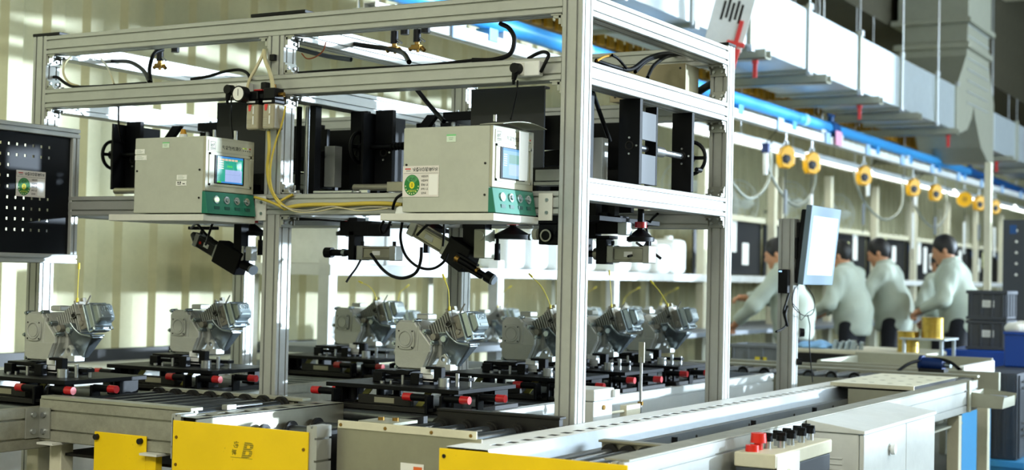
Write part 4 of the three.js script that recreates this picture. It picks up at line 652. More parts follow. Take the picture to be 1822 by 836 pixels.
{ const o = clamp('black slanting cylinder hanging below the left tester', [-1.9, 1.345, -0.28], -24 * D, 0.14, 0.06, M.darkSteel);
  const T = (g) => g.rotateZ(-24 * D);
  pieces(o, 'clamp_bracket', [T(bx(0.13, 0.005, 0, 0.14, 0.1, 0.07, 0.006)), T(cyl([-0.07, 0, 0], [-0.11, 0.005, 0], 0.03, 0.012, 14)), bx(0.17, 0.03, 0, 0.04, 0.15, 0.05, 0.003)], M.blackPaint); part(o, 'clevis', [bx(0.235, -0.03, 0.01, 0.032, 0.06, 0.04, 0.005), cyl([0.2, 0.0, 0.02], [0.195, -0.06, 0.02], 0.006)], M.white); part(o, 'push_rod', [cyl([0.2, -0.075, 0.02], [0.25, -0.095, 0.02], 0.02, 0.018, 16)], M.blackPaint); part(o, 'rubber_pad', cyl([0.25, -0.095, 0.02], [0.262, -0.1, 0.025], 0.021, 0.021, 18), M.crateLight); part(o, 'hanger_plate', [bx(-0.03, 0.075, 0.01, 0.14, 0.014, 0.04, 0.003), bx(0.17, 0.11, 0, 0.05, 0.014, 0.06)], M.blackPaint); part(o, 'warning_dot', T(cyl([-0.03, 0.0, 0.03], [-0.03, 0, 0.032], 0.006)), M.redBright); }
{ const o = thing('clamp_block', 'dark block with rubber rollers beside the corner post below the tester', 'clamp', [-0.22, 1.4, -0.25], 0, 'pneumatic clamps');
  part(o, 'body', [bx(0, 0, 0, 0.11, 0.075, 0.07, 0.004), bx(-0.01, 0.05, 0, 0.16, 0.025, 0.07, 0.003)], M.blackPaint); part(o, 'roller', [cyl([-0.02, -0.005, 0.035], [-0.02, -0.005, 0.045], 0.024, 0.024, 20), cyl([0.03, 0.02, 0.035], [0.04, 0.0, 0.05], 0.02, 0.02, 16)], M.blackRubber); part(o, 'roller_rim', [ring(-0.02, -0.005, 0.045, 0.02, 0.003, 'z'), cyl([-0.075, 0.0, 0.03], [-0.058, 0.0, 0.03], 0.021, 0.021, 16)], M.cream); part(o, 'bracket', bx(0.05, -0.03, 0.01, 0.05, 0.05, 0.05, 0.003), M.galvDull); }

// ---------------------------------------------------------------- perforated black board at the left
{
  const x = -2.45, z0 = -0.04, z1 = 1.36, y0 = 1.257, y1 = 1.832, o = wthing('tool_board', 'black perforated board in an aluminium frame with a status sign', 'board', [x, 1.257, 0.66]);
  part(o, 'frame_bar', bar(P44, 'z', z0, z1, x, y1 - 0.02), M.alu); part(o, 'frame_bar', bar(P44, 'z', z0, z1, x, y0 + 0.02), M.alu);
  part(o, 'frame_bar', bar(P44, 'y', y0 + 0.0405, y1 - 0.0405, x, z0 + 0.02), M.alu); part(o, 'frame_bar', bar(P44, 'y', y0 + 0.0405, y1 - 0.0405, x, z1 - 0.02), M.alu);
  const h = []; for (let i = 0; i < 26; i++) for (let k = 0; k < 9; k++) { const a = 0.112 + i * 0.0425, b = 1.742 - k * 0.0437, s = 0.0058; if (a < 0.32 && a > 0.1 && k > 1 && k < 5) continue; h.push([[a - s, b - s], [a + s, b - s], [a + s, b + s], [a - s, b + s]]); }
  const p = ext([[z0 + 0.038, y0 + 0.038], [z1 - 0.038, y0 + 0.038], [z1 - 0.038, y1 - 0.038], [z0 + 0.038, y1 - 0.038]], -0.002, 0.002, 0, h); p.rotateY(Math.PI / 2); p.scale(1, 1, -1); { const g = p.toNonIndexed(), q = g.attributes.position.array; for (let i = 0; i < q.length; i += 9) for (let k = 0; k < 3; k++) { const t = q[i + 3 + k]; q[i + 3 + k] = q[i + 6 + k]; q[i + 6 + k] = t; } g.computeVertexNormals(); g.translate(x, 0, 0); part(o, 'perforated_panel', g, M.blackGloss, 'black panel with rows of square holes'); }
  sheet(o, 'status_sign', 0.152, 0.107, [x + 0.004, 1.583, 0.208], 'x', M.statusPrint, 'printed status sign with round dial', 0.003);
  part(o, 'mounting_arm', [lim(-2.6095, -2.471, 1.75, 1.79, -0.06, -0.02), lim(-2.6095, -2.471, 1.3, 1.34, -0.06, -0.02)], M.alu);
}
// ---------------------------------------------------------------- air filter unit, sockets and plugs on the second beam
{
  const o = wthing('air_filter_unit', 'air filter regulator with round gauge and two bowls on the middle post', 'air filter', [-1.33, 1.79, 0.06]);
  part(o, 'mounting_plate', lim(-1.38, -1.3, 1.91, 1.94, 0.001, 0.035, 0.003), M.blackPlastic);
  part(o, 'head', [lim(-1.402, -1.35, 1.9, 1.935, 0.03, 0.09, 0.006), lim(-1.35, -1.32, 1.905, 1.925, 0.04, 0.08, 0.003), lim(-1.325, -1.268, 1.9, 1.945, 0.03, 0.09, 0.006), lim(-1.372, -1.345, 1.935, 1.975, 0.02, 0.05, 0.005)], M.blackPlastic);
  const g = part(o, 'gauge', cyl([-1.412, 1.921, 0.1], [-1.412, 1.921, 0.135], 0.031, 0.031, 24).translate(0.004, 0, 0), M.blackPlastic); sub(g, 'dial', cyl([-1.408, 1.921, 0.135], [-1.408, 1.921, 0.1365], 0.026, 0.026, 24), M.paper); sub(g, 'pointer', bx(-1.408, 1.926, 0.1372, 0.002, 0.026, 0.001), M.darkSteel);
  part(o, 'gauge_stem', cyl([-1.4, 1.921, 0.09], [-1.404, 1.921, 0.101], 0.012), M.brass);
  for (const x of [-1.376, -1.296]) {
    const b = part(o, 'bowl', lim(x - 0.03, x + 0.03, 1.786, 1.885, 0.03, 0.09, 0.008), M.bowl, 'smoky filter bowl'); sub(b, 'collar', lim(x - 0.031, x + 0.031, 1.885, 1.9, 0.029, 0.091, 0.004), M.blackPlastic);
    sub(b, 'sight_glass', [lim(x + 0.004, x + 0.01, 1.846, 1.876, 0.09, 0.0915), lim(x + 0.004, x + 0.01, 1.806, 1.838, 0.09, 0.0915)], M.white); sub(b, 'red_mark', ext([[x - 0.018, 1.882], [x - 0.002, 1.882], [x - 0.008, 1.858], [x - 0.016, 1.858]], 0.09, 0.0915), M.pinkTie); sub(b, 'white_band', lim(x - 0.026, x + 0.016, 1.889, 1.896, 0.091, 0.0922), M.white);
    sub(b, 'print', Array.from({ length: 5 }, (_, i) => lim(x - 0.024, x - 0.004, 1.8 + i * 0.006, 1.803 + i * 0.006, 0.09, 0.0908)), M.wireGray);
  }
  part(o, 'red_lever', lim(-1.375, -1.335, 1.936, 1.942, 0.055, 0.085, 0.002), M.red); pieces(o, 'hose_nipple', [cyl([-1.295, 1.945, 0.06], [-1.295, 1.96, 0.06], 0.01, 0.008, 6), cyl([-1.268, 1.92, 0.06], [-1.245, 1.92, 0.06], 0.009)], M.brass);
}

for (const [x, y, l, lp] of [[-1.5, 1.952, 'white socket box on the second beam left of the filter', 'black plug in the socket left of the filter'], [-0.203, 1.968, 'white socket box on the second beam beside the corner post', 'black plug in the socket beside the corner post']]) {
  const o = wthing('socket_box', l, 'socket', [x, y - 0.027, 0.015], 0, 'white sockets'); part(o, 'housing', lim(x - 0.055, x + 0.055, y - 0.027, y + 0.027, 0.0005, 0.032, 0.006), M.white); part(o, 'socket_face', lim(x - 0.05, x - 0.004, y - 0.022, y + 0.022, 0.0321, 0.034, 0.001), M.offWhite);
  const q = wthing('power_plug', lp, 'plug', [x - 0.028, y - 0.04, 0.05], 0, 'black plugs'); part(q, 'plug_body', [cyl([x - 0.028, y, 0.0342], [x - 0.028, y, 0.064], 0.02, 0.018, 18), cyl([x - 0.028, y, 0.05], [x - 0.036, y - 0.04, 0.05], 0.014, 0.008, 12)], M.blackPlastic); part(q, 'strain_relief', cyl([x - 0.036, y - 0.04, 0.05], [x - 0.038, y - 0.056, 0.048], 0.006, 0.005, 10), M.blackRubber);
}
single('wire_clip', 'small black cube clip on the upper middle post', 'clip', lim(-1.358, -1.334, 2.062, 2.086, 0.0005, 0.018, 0.002), M.blackPlastic);
{ const o = wthing('ceiling_tool', 'open end spanner lying on the lowest front beam', 'spanner', [-1.0, 1.544, -0.04]); part(o, 'shank', cyl([-1.16, 1.5505, -0.03], [-0.98, 1.5505, -0.035], 0.006, 0.007, 10), M.steel); part(o, 'jaw', [ring(-0.955, 1.549, -0.035, 0.018, 0.005), bx(-0.925, 1.551, -0.035, 0.04, 0.014, 0.02, 0.003)], M.steel); o.name = 'spanner'; }
single('plastic_cup', 'small white plastic cup upside down on the right tester shelf', 'cup', lathe([[0.0005, 0.028], [0.018, 0.028], [0.026, 0.022], [0.03, 0.006], [0.031, 0.0]], 20).translate(-0.585, 1.4535, 0.2), M.white);

// ---------------------------------------------------------------- monitor on its post
{
  const o = wthing('monitor_post', 'aluminium post carrying the monitor beside the slotted conveyor', 'post', [-0.08, 0, -2.37]); part(o, 'post', bar(P88, 'y', 0.012, 1.55, -0.08, -2.37), M.alu); part(o, 'foot', lim(-0.14, -0.02, 0, 0.012, -2.45, -2.29), M.steel); pieces(o, 'knob', [cyl([-0.0395, 1.0, -2.43], [-0.02, 1.0, -2.44], 0.022, 0.02, 16), cyl([-0.0395, 0.86, -2.4], [-0.02, 0.86, -2.41], 0.016, 0.016, 14)], M.blackPlastic);
  const m = wthing('monitor', 'flat grey monitor with a blank pale screen on the post', 'monitor', [0.01, 1.235, -2.56]);
  const L = (g) => { g.rotateZ(-6 * D); return g.translate(0.012, 1.425, -2.562); };
  part(m, 'bezel', L(bx(0, 0, 0, 0.03, 0.385, 0.455, 0.004)), M.monitorGray); part(m, 'screen', L(bx(0.0155, 0.0, 0.0, 0.002, 0.285, 0.375)), M.screenGlow, 'pale blank screen'); part(m, 'back_cover', [L(bx(-0.03, -0.01, 0, 0.03, 0.36, 0.42, 0.008)), L(bx(-0.055, -0.02, 0.08, 0.022, 0.25, 0.24, 0.006))], M.blackPlastic); part(m, 'mount', [lim(-0.0395, -0.028, 1.36, 1.46, -2.42, -2.34, 0.002)], M.blackPlastic);
  const a = wthing('power_adapter', 'black box with a small blue lamp strapped to the monitor post', 'adapter', [0.0, 1.19, -2.3]); part(a, 'box', lim(-0.105, -0.055, 1.19, 1.305, -2.329, -2.29, 0.004), M.blackPlastic); part(a, 'lamp', lim(-0.1, -0.085, 1.292, 1.298, -2.29, -2.2885), M.ledBlue);
}
// ---------------------------------------------------------------- control cabinet and push button box
{
  const o = wthing('control_cabinet', 'white control cabinet with two doors hung on the right conveyor', 'cabinet', [0.7, 0.2, -1.19]);
  part(o, 'body', lim(0.59, 0.778, 0.2, 0.712, -1.69, -0.69, 0.006), M.cabinetWhite); part(o, 'lid', ext([[0.588, 0.7125], [0.802, 0.7125], [0.802, 0.724], [0.6, 0.75], [0.588, 0.75]], -1.7, -0.68, 0.003), M.cabinetWhite);
  part(o, 'vent', [0.62, 0.6, 0.58, 0.56, 0.54].map((y) => lim(0.64, 0.72, y - 0.003, y + 0.003, -0.69, -0.686, 0.002)), M.cabinetWhite);
  for (const [a, b] of [[-1.25, -0.69], [-1.694, -1.255]]) { const d = part(o, 'door', lim(0.779, 0.798, 0.205, 0.71, a, b, 0.006), M.cabinetWhite); if (a > -1.3) sub(d, 'knob', [cyl([0.798, 0.632, -1.02], [0.806, 0.632, -1.02], 0.008), cyl([0.806, 0.632, -1.02], [0.82, 0.632, -1.02], 0.022, 0.02, 20)], M.white); }
  const q = wthing('button_box', 'cream and black push button box with red stop buttons on the right conveyor', 'button box', [0.68, 0.6, -0.2]);
  part(q, 'arm', [lim(0.586, 0.63, 0.62, 0.67, -0.25, -0.15), lim(0.64, 0.7, 0.5, 0.61, -0.34, -0.31)], M.darkSteel); part(q, 'base', lim(0.615, 0.745, 0.605, 0.665, -0.47, 0.085, 0.005), M.crateGray); part(q, 'cover', lim(0.612, 0.75, 0.665, 0.712, -0.475, 0.09, 0.006), M.cream);
  part(q, 'tape', [lim(0.7505, 0.7525, 0.606, 0.706, -0.13, 0.08)], M.paper, 'strips of clear tape on the side');
  const st = part(q, 'stop_button', [cyl([0.66, 0.712, 0.0], [0.66, 0.735, 0.0], 0.014), cyl([0.66, 0.735, 0.0], [0.66, 0.765, 0.0], 0.026, 0.024, 20)], M.redBright, 'red mushroom stop button'); void st; part(q, 'red_button', [cyl([0.66, 0.712, 0.055], [0.66, 0.732, 0.055], 0.022, 0.021, 18)], M.redBright);
  for (let k = 0; k < 9; k++) { const z = -0.055 - k * 0.046 - (k > 4 ? 0.012 : 0), x = 0.67 + (k % 2) * 0.03; const b = part(q, 'selector_switch', [cyl([x, 0.712, z], [x, 0.735, z], 0.012, 0.011, 12)], M.steel); sub(b, 'switch_knob', [cyl([x, 0.735, z], [x, 0.752, z], 0.017, 0.016, 16), bx(x, 0.756, z, 0.03, 0.012, 0.01, 0.002)], M.blackPlastic); }
  part(q, 'lens', [0.06, -0.02].map((z) => cyl([0.7526, 0.64, z], [0.756, 0.64, z], 0.018, 0.018, 18)), M.cream);
  const n = wthing('hanging_bin', 'small open grey metal bin on the far end of the right conveyor', 'bin', [0.67, 0.625, -3.41]);
  part(n, 'bin_wall', [ext([[0.59, 0.625], [0.75, 0.625], [0.76, 0.685], [0.59, 0.7]], -3.262, -3.258), ext([[0.59, 0.625], [0.75, 0.625], [0.76, 0.685], [0.59, 0.7]], -3.572, -3.568), lim(0.748, 0.752, 0.625, 0.675, -3.57, -3.26), lim(0.588, 0.592, 0.625, 0.7, -3.57, -3.26), lim(0.59, 0.75, 0.622, 0.626, -3.57, -3.26)], M.galvDull); part(n, 'cloth', [bx(0.68, 0.66, -3.42, 0.1, 0.03, 0.2, 0.012)], M.crateLight);
}
// ---------------------------------------------------------------- sensor gate and the small box by the corner post
{ const o = wthing('sensor_gate', 'thin rod with a flat reflector plate beside the middle conveyor', 'sensor', [-0.2, 0, -0.96]); part(o, 'rod', [cyl([-0.2, 0.7, -0.96], [-0.2, 0.93, -0.96], 0.006)], M.steel); part(o, 'reflector', lim(-0.213, -0.187, 0.905, 0.99, -0.967, -0.957, 0.003), M.galvDull); part(o, 'clamp_block', [lim(-0.215, -0.185, 0.7, 0.745, -0.93, -0.8, 0.003), cyl([-0.2, 0.722, -0.8], [-0.2, 0.722, -0.66], 0.006)], M.cream); part(o, 'brass_nut', cyl([-0.2, 0.735, -0.96], [-0.2, 0.75, -0.96], 0.012, 0.012, 6), M.brass); part(o, 'stand', [cyl([-0.2, 0.012, -0.96], [-0.2, 0.7, -0.96], 0.012), lim(-0.26, -0.14, 0, 0.012, -1.02, -0.9)], M.steel); }
{ const o = wthing('junction_box', 'grey junction box with lid just behind the corner post', 'box', [-0.2, 0, -0.45]); part(o, 'box', lim(-0.28, -0.12, 0.45, 0.79, -0.54, -0.38, 0.006), M.cabinetWhite); part(o, 'lid', lim(-0.285, -0.115, 0.79, 0.835, -0.545, -0.375, 0.006), M.cabinetWhite); part(o, 'screw', [cyl([-0.12, 0.765, -0.46], [-0.114, 0.765, -0.46], 0.009), cyl([-0.2, 0.7, -0.38], [-0.2, 0.7, -0.375], 0.007)], M.brass); part(o, 'latch', lim(-0.115, -0.1, 0.8, 0.828, -0.56, -0.52, 0.002), M.white); part(o, 'stand', [lim(-0.22, -0.18, 0.012, 0.45, -0.48, -0.44), lim(-0.27, -0.13, 0, 0.012, -0.53, -0.39)], M.cabinetWhite); part(o, 'gland', cyl([-0.24, 0.77, -0.375], [-0.24, 0.77, -0.35], 0.02, 0.02, 16), M.blackPlastic); }
{ const o = wthing('terminal_box', 'beige terminal box high in the right bay of the frame', 'box', [-0.29, 2.0, -1.26]); part(o, 'case', lim(-0.47, -0.13, 1.999, 2.15, -1.335, -1.19, 0.003), M.beigeBox); part(o, 'lid', lim(-0.475, -0.125, 1.999, 2.15, -1.189, -1.183, 0.002), M.beigeBox); pieces(o, 'screw', [[-0.45, 2.02], [-0.15, 2.02], [-0.45, 2.13], [-0.15, 2.13]].map(([x, y]) => cyl([x, y, -1.183], [x, y, -1.18], 0.005, 0.005, 8)), M.darkSteel); part(o, 'bracket', lim(-0.35, -0.2, 1.99, 1.999, -1.345, -1.2), M.steel); }
// ---------------------------------------------------------------- hoses and cables
const CABLES = [
  ['air_hose', 'black hose arching above the second beam between the left brass valves', 'blackRubber', 0.011, [[-2.091,2.028,-0.1],[-2.148,2.099,-0.15],[-2.17,2.168,-0.2],[-2.17,2.192,-0.25]]],
  ['air_hose', 'long black hose lying on the second beam left of the middle post', 'blackRubber', 0.008, [[-1.801,2.017,-0.03],[-1.711,2.024,-0.03],[-1.623,2.039,-0.03],[-1.551,2.042,-0.03],[-1.49,2.023,-0.01],[-1.453,1.992,0.012]]],
  ['air_hose', 'yellowed hose loop at the left post', 'hoseClear', 0.0055, [[-2.449,2.02,-0.04],[-2.5,2.038,-0.03],[-2.533,2.079,-0.03],[-2.557,2.128,-0.06],[-2.567,2.161,-0.1]]],
  ['power_cable', 'black cable leaving the left post onto the second beam', 'blackRubber', 0.009, [[-2.626,2.069,-0.05],[-2.577,2.063,-0.04],[-2.53,2.038,-0.035],[-2.478,2.019,-0.035],[-2.344,2.012,-0.035],[-2.053,2.013,-0.035]]],
  ['air_hose', 'pale hose hanging in the upper left bay', 'hoseClear', 0.005, [[-2.59,2.181,-0.3],[-2.451,2.127,-0.2],[-2.32,2.065,-0.1],[-2.251,2.02,-0.05]]],
  ['air_hose', 'yellowed hose falling from the upper post to the gauge', 'hoseClear', 0.008, [[-1.391,2.108,0.01],[-1.393,2.08,0.02],[-1.405,2.03,0.04],[-1.418,1.984,0.06],[-1.411,1.946,0.08]]],
  ['air_hose', 'thick yellowed hose falling from the upper post to the filter head', 'hoseClear', 0.011, [[-1.39,2.104,0.01],[-1.375,2.066,0.02],[-1.335,2.013,0.04],[-1.303,1.966,0.06],[-1.287,1.937,0.075]]],
  ['air_hose', 'clear yellowish hose running down the middle post', 'hoseYellow', 0.009, [[-1.316,1.782,0.06],[-1.311,1.713,0.06],[-1.325,1.638,0.05],[-1.32,1.574,0.04],[-1.281,1.513,0.035],[-1.237,1.483,0.03]]],
  ['air_hose', 'thin golden hose down the middle post beside the filter', 'hoseYellow', 0.0045, [[-1.245,1.878,0.05],[-1.257,1.82,0.05],[-1.29,1.735,0.05],[-1.307,1.637,0.055],[-1.301,1.552,0.045],[-1.257,1.492,0.03]]],
  ['air_hose', 'brownish hose from the left tester to the hose bundle', 'hoseYellow', 0.007, [[-1.402,1.53,0.03],[-1.332,1.515,0.04],[-1.285,1.5,0.04],[-1.253,1.485,0.035]]],
  ['air_hose', 'yellow hose bundle tied along the lowest front beam', 'hoseYellow', 0.011, [[-1.257,1.485,0.03],[-1.195,1.496,0.022],[-1.116,1.5,0.02],[-1.01,1.499,0.02],[-0.881,1.503,0.02],[-0.78,1.502,0.02],[-0.711,1.496,0.025]]],
  ['signal_wire', 'grey wires sagging along the lowest front beam', 'wireGray', 0.0035, [[-1.258,1.495,0.045],[-1.208,1.482,0.04],[-1.135,1.478,0.036],[-1.024,1.492,0.036],[-0.946,1.482,0.036],[-0.844,1.489,0.036],[-0.743,1.485,0.036]]],
  ['signal_wire', 'pale wires hanging lowest along the front beam', 'hoseClear', 0.003, [[-1.255,1.499,0.05],[-1.19,1.473,0.045],[-1.098,1.471,0.042],[-0.994,1.486,0.042],[-0.89,1.475,0.042],[-0.764,1.483,0.042]]],
  ['air_hose', 'short yellow hose stub pointing up beside the middle bracket', 'hoseYellow', 0.007, [[-1.279,1.516,0.02],[-1.253,1.531,0.012],[-1.232,1.54,0.008]]],
  ['power_cable', 'thin black cord from plug down to the left tester', 'blackRubber', 0.0035, [[-1.532,1.925,0.03],[-1.534,1.887,0.03],[-1.506,1.828,0.06],[-1.46,1.759,0.1]]],
  ['power_cable', 'thin black cord from plug down to the right tester', 'blackRubber', 0.0035, [[-0.232,1.928,0.035],[-0.233,1.895,0.035],[-0.219,1.83,0.08],[-0.189,1.779,0.15]]],
  ['power_cable', 'thick black cable arching out of the right socket', 'blackRubber', 0.008, [[-0.146,1.954,0.025],[-0.126,1.984,0.03],[-0.119,2.012,0.02],[-0.148,2.028,0.0],[-0.188,2.026,-0.02],[-0.228,2.013,-0.03]]],
  ['power_cable', 'big black cable loop falling from the top beam', 'blackRubber', 0.011, [[-0.364,2.151,-0.06],[-0.322,2.13,-0.05],[-0.292,2.087,-0.04],[-0.304,2.036,-0.035],[-0.369,2.018,-0.035],[-0.463,2.021,-0.035]]],
  ['power_cable', 'black cable lying along the second front beam', 'blackRubber', 0.008, [[-0.467,2.022,-0.04],[-0.661,2.014,-0.04],[-0.862,2.016,-0.04],[-1.071,2.017,-0.04],[-1.261,2.016,-0.04]]],
  ['power_cable', 'black cable bundle under the top of the right bay', 'blackRubber', 0.013, [[-1.452,2.229,-0.5],[-1.269,2.186,-0.45],[-1.092,2.152,-0.4],[-0.954,2.116,-0.3],[-0.782,2.041,-0.1]]],
  ['signal_wire', 'orange and purple loom hanging under the top beam', 'wireOrange', 0.003, [[-1.213,2.15,-0.15],[-1.226,2.117,-0.15],[-1.267,2.093,-0.15],[-1.308,2.091,-0.15],[-1.332,2.112,-0.15]]],
  ['power_cable', 'grey blue cable bundle behind the upper white post', 'cableGray', 0.012, [[-1.403,2.144,-0.2],[-1.335,2.126,-0.2],[-1.236,2.102,-0.2],[-1.125,2.083,-0.2]]],
  ['power_cable', 'black cable bundle crossing the upper left bay', 'blackRubber', 0.012, [[-2.82,2.226,-0.4],[-2.657,2.191,-0.4],[-2.417,2.158,-0.3],[-2.233,2.098,-0.2],[-2.078,2.025,-0.08]]],
  ['power_cable', 'black cables looping inside the upper right bay', 'blackRubber', 0.011, [[-0.15,2.053,-0.402],[-0.12,2.041,-0.483],[-0.12,2.048,-0.63],[-0.15,2.121,-0.846],[-0.2,2.189,-1.147],[-0.2,2.209,-1.323]]],
  ['power_cable', 'black cable arch behind the right second beam', 'blackRubber', 0.01, [[-0.12,2.046,-0.681],[-0.15,2.108,-0.836],[-0.2,2.169,-1.091],[-0.25,2.213,-1.347]]],
  ['power_cable', 'second black cable arch behind the right second beam', 'blackRubber', 0.01, [[-0.1,2.032,-0.752],[-0.14,2.097,-0.89],[-0.18,2.157,-1.075],[-0.25,2.222,-1.377]]],
  ['signal_wire', 'yellow wire in the upper right bay', 'tray', 0.005, [[-0.1,2.037,-0.312],[-0.12,2.067,-0.411],[-0.14,2.089,-0.517]]],
  ['power_cable', 'thin black cable in the upper right bay', 'blackRubber', 0.006, [[-0.12,2.083,-0.477],[-0.12,2.075,-0.53],[-0.1,2.042,-0.563]]],
  ['power_cable', 'thick black hose entering behind the far right post', 'blackRubber', 0.022, [[-0.2,2.064,-1.483],[-0.15,2.083,-1.457],[-0.1,2.093,-1.418]]],
  ['power_cable', 'black hose slanting across the right window of the frame', 'blackRubber', 0.011, [[-0.1,1.936,-0.271],[-0.12,1.885,-0.359],[-0.15,1.822,-0.482],[-0.18,1.773,-0.593]]],
  ['power_cable', 'black hose slanting behind the right tester', 'blackRubber', 0.012, [[-0.911,1.972,-0.35],[-0.867,1.925,-0.35],[-0.789,1.873,-0.3],[-0.717,1.83,-0.25]]],
  ['power_cable', 'black cable loop hanging below the right tester shelf', 'blackRubber', 0.006, [[-0.795,1.445,-0.1],[-0.815,1.376,-0.12],[-0.81,1.314,-0.15],[-0.75,1.272,-0.15],[-0.687,1.267,-0.15],[-0.638,1.295,-0.15],[-0.622,1.326,-0.15]]],
  ['power_cable', 'second black cable loop hanging under the horizontal cylinder', 'blackRubber', 0.008, [[-1.043,1.32,-0.25],[-0.953,1.263,-0.2],[-0.865,1.234,-0.15],[-0.788,1.231,-0.12],[-0.742,1.251,-0.12],[-0.723,1.293,-0.12],[-0.72,1.346,-0.12]]],
  ['power_cable', 'straight black cable drop beside the slanting cylinder', 'blackRubber', 0.005, [[-0.623,1.446,-0.12],[-0.622,1.398,-0.12],[-0.632,1.351,-0.13]]],
  ['power_cable', 'short cable from the shelf to the slanting cylinder', 'blackRubber', 0.006, [[-0.647,1.445,-0.1],[-0.702,1.425,-0.12],[-0.761,1.393,-0.15]]],
  ['power_cable', 'black cable loop at the edge of the right tester shelf', 'blackRubber', 0.006, [[-0.88,1.443,-0.1],[-0.895,1.418,-0.1],[-0.898,1.397,-0.12],[-0.861,1.418,-0.1],[-0.849,1.443,-0.1]]],
  ['power_cable', 'loose black cable tail hanging below the horizontal cylinder', 'blackRubber', 0.005, [[-1.128,1.297,-0.3],[-1.137,1.261,-0.28],[-1.151,1.229,-0.26],[-1.16,1.207,-0.25]]],
  ['power_cable', 'black cable below the left tester shelf', 'blackRubber', 0.006, [[-1.729,1.432,-0.1],[-1.763,1.393,-0.12],[-1.852,1.349,-0.2]]],
  ['power_cable', 'second black cable below the left tester shelf', 'blackRubber', 0.006, [[-1.935,1.419,-0.2],[-1.825,1.428,-0.12],[-1.785,1.393,-0.12],[-1.816,1.373,-0.2]]],
  ['power_cable', 'cable below the slotted beam near the right cylinder', 'blackRubber', 0.006, [[-0.1,1.505,-0.871],[-0.15,1.486,-0.928],[-0.2,1.461,-0.995]]],
  ['power_cable', 'cable hanging in an S below the right clamp', 'blackRubber', 0.006, [[-0.2,1.454,-0.984],[-0.2,1.408,-0.997],[-0.18,1.372,-0.918],[-0.15,1.342,-0.776],[-0.12,1.331,-0.652]]],
  ['power_cable', 'cable from the right clamp to the cylinder end', 'blackRubber', 0.006, [[-0.2,1.389,-0.896],[-0.12,1.369,-0.789],[-0.08,1.352,-0.781],[-0.05,1.326,-0.801]]],
  ['power_cable', 'thin cable hanging at the left column', 'blackRubber', 0.005, [[-2.474,1.961,-0.3],[-2.521,1.892,-0.35],[-2.559,1.847,-0.4],[-2.594,1.814,-0.45]]],
  ['power_cable', 'black cable bowing between right tester and its shelf', 'blackRubber', 0.006, [[-0.695,1.535,0.05],[-0.713,1.52,0.06],[-0.734,1.492,0.05],[-0.743,1.481,0.04]]],
  ['power_cable', 'monitor cable hanging in a loop by the post', 'blackRubber', 0.0025, [[-0.02,1.228,-2.323],[0.0,1.196,-2.218],[0.0,1.143,-2.205],[0.0,1.103,-2.287],[0.0,1.082,-2.428],[0.0,1.105,-2.521],[0.0,1.155,-2.527],[0.0,1.21,-2.447],[0.0,1.229,-2.396]]],
  ['power_cable', 'black cable dropping from the monitor loop to the conveyor', 'blackRubber', 0.003, [[0.0,1.087,-2.428],[0.0,1.032,-2.465],[0.0,0.95,-2.46],[0.0,0.84,-2.491],[0.0,0.756,-2.521]]],
  ['power_cable', 'second monitor cable loop', 'blackRubber', 0.002, [[0.0,1.223,-2.233],[0.01,1.157,-2.168],[0.01,1.1,-2.282],[0.01,1.065,-2.292],[0.01,1.094,-2.39],[0.01,1.114,-2.482]]],
  ['power_cable', 'tangle of black cable tied to the monitor post', 'blackRubber', 0.006, [[-0.03,1.19,-2.241],[-0.03,1.142,-2.196],[-0.03,1.103,-2.167],[-0.03,1.049,-2.208],[-0.02,1.025,-2.127],[-0.02,1.014,-2.043]]],
  ['power_cable', 'thick black cable tail tied to the monitor post', 'blackRubber', 0.009, [[-0.025,1.129,-2.206],[-0.02,1.09,-2.162],[-0.02,1.037,-2.196]]],
  ['air_hose', 'black hose arching over the far blue motor', 'blackRubber', 0.012, [[0.14,0.771,-3.55],[0.178,0.807,-3.6],[0.229,0.827,-3.7],[0.321,0.838,-3.7],[0.399,0.825,-3.65],[0.453,0.796,-3.6]]],
];
for (const [n, l, m, r, p] of CABLES) single(n, l, /hose/.test(n) ? 'hose' : 'cable', tube(p, r * (r > 0.006 ? 0.78 : 0.9)), M[m]);
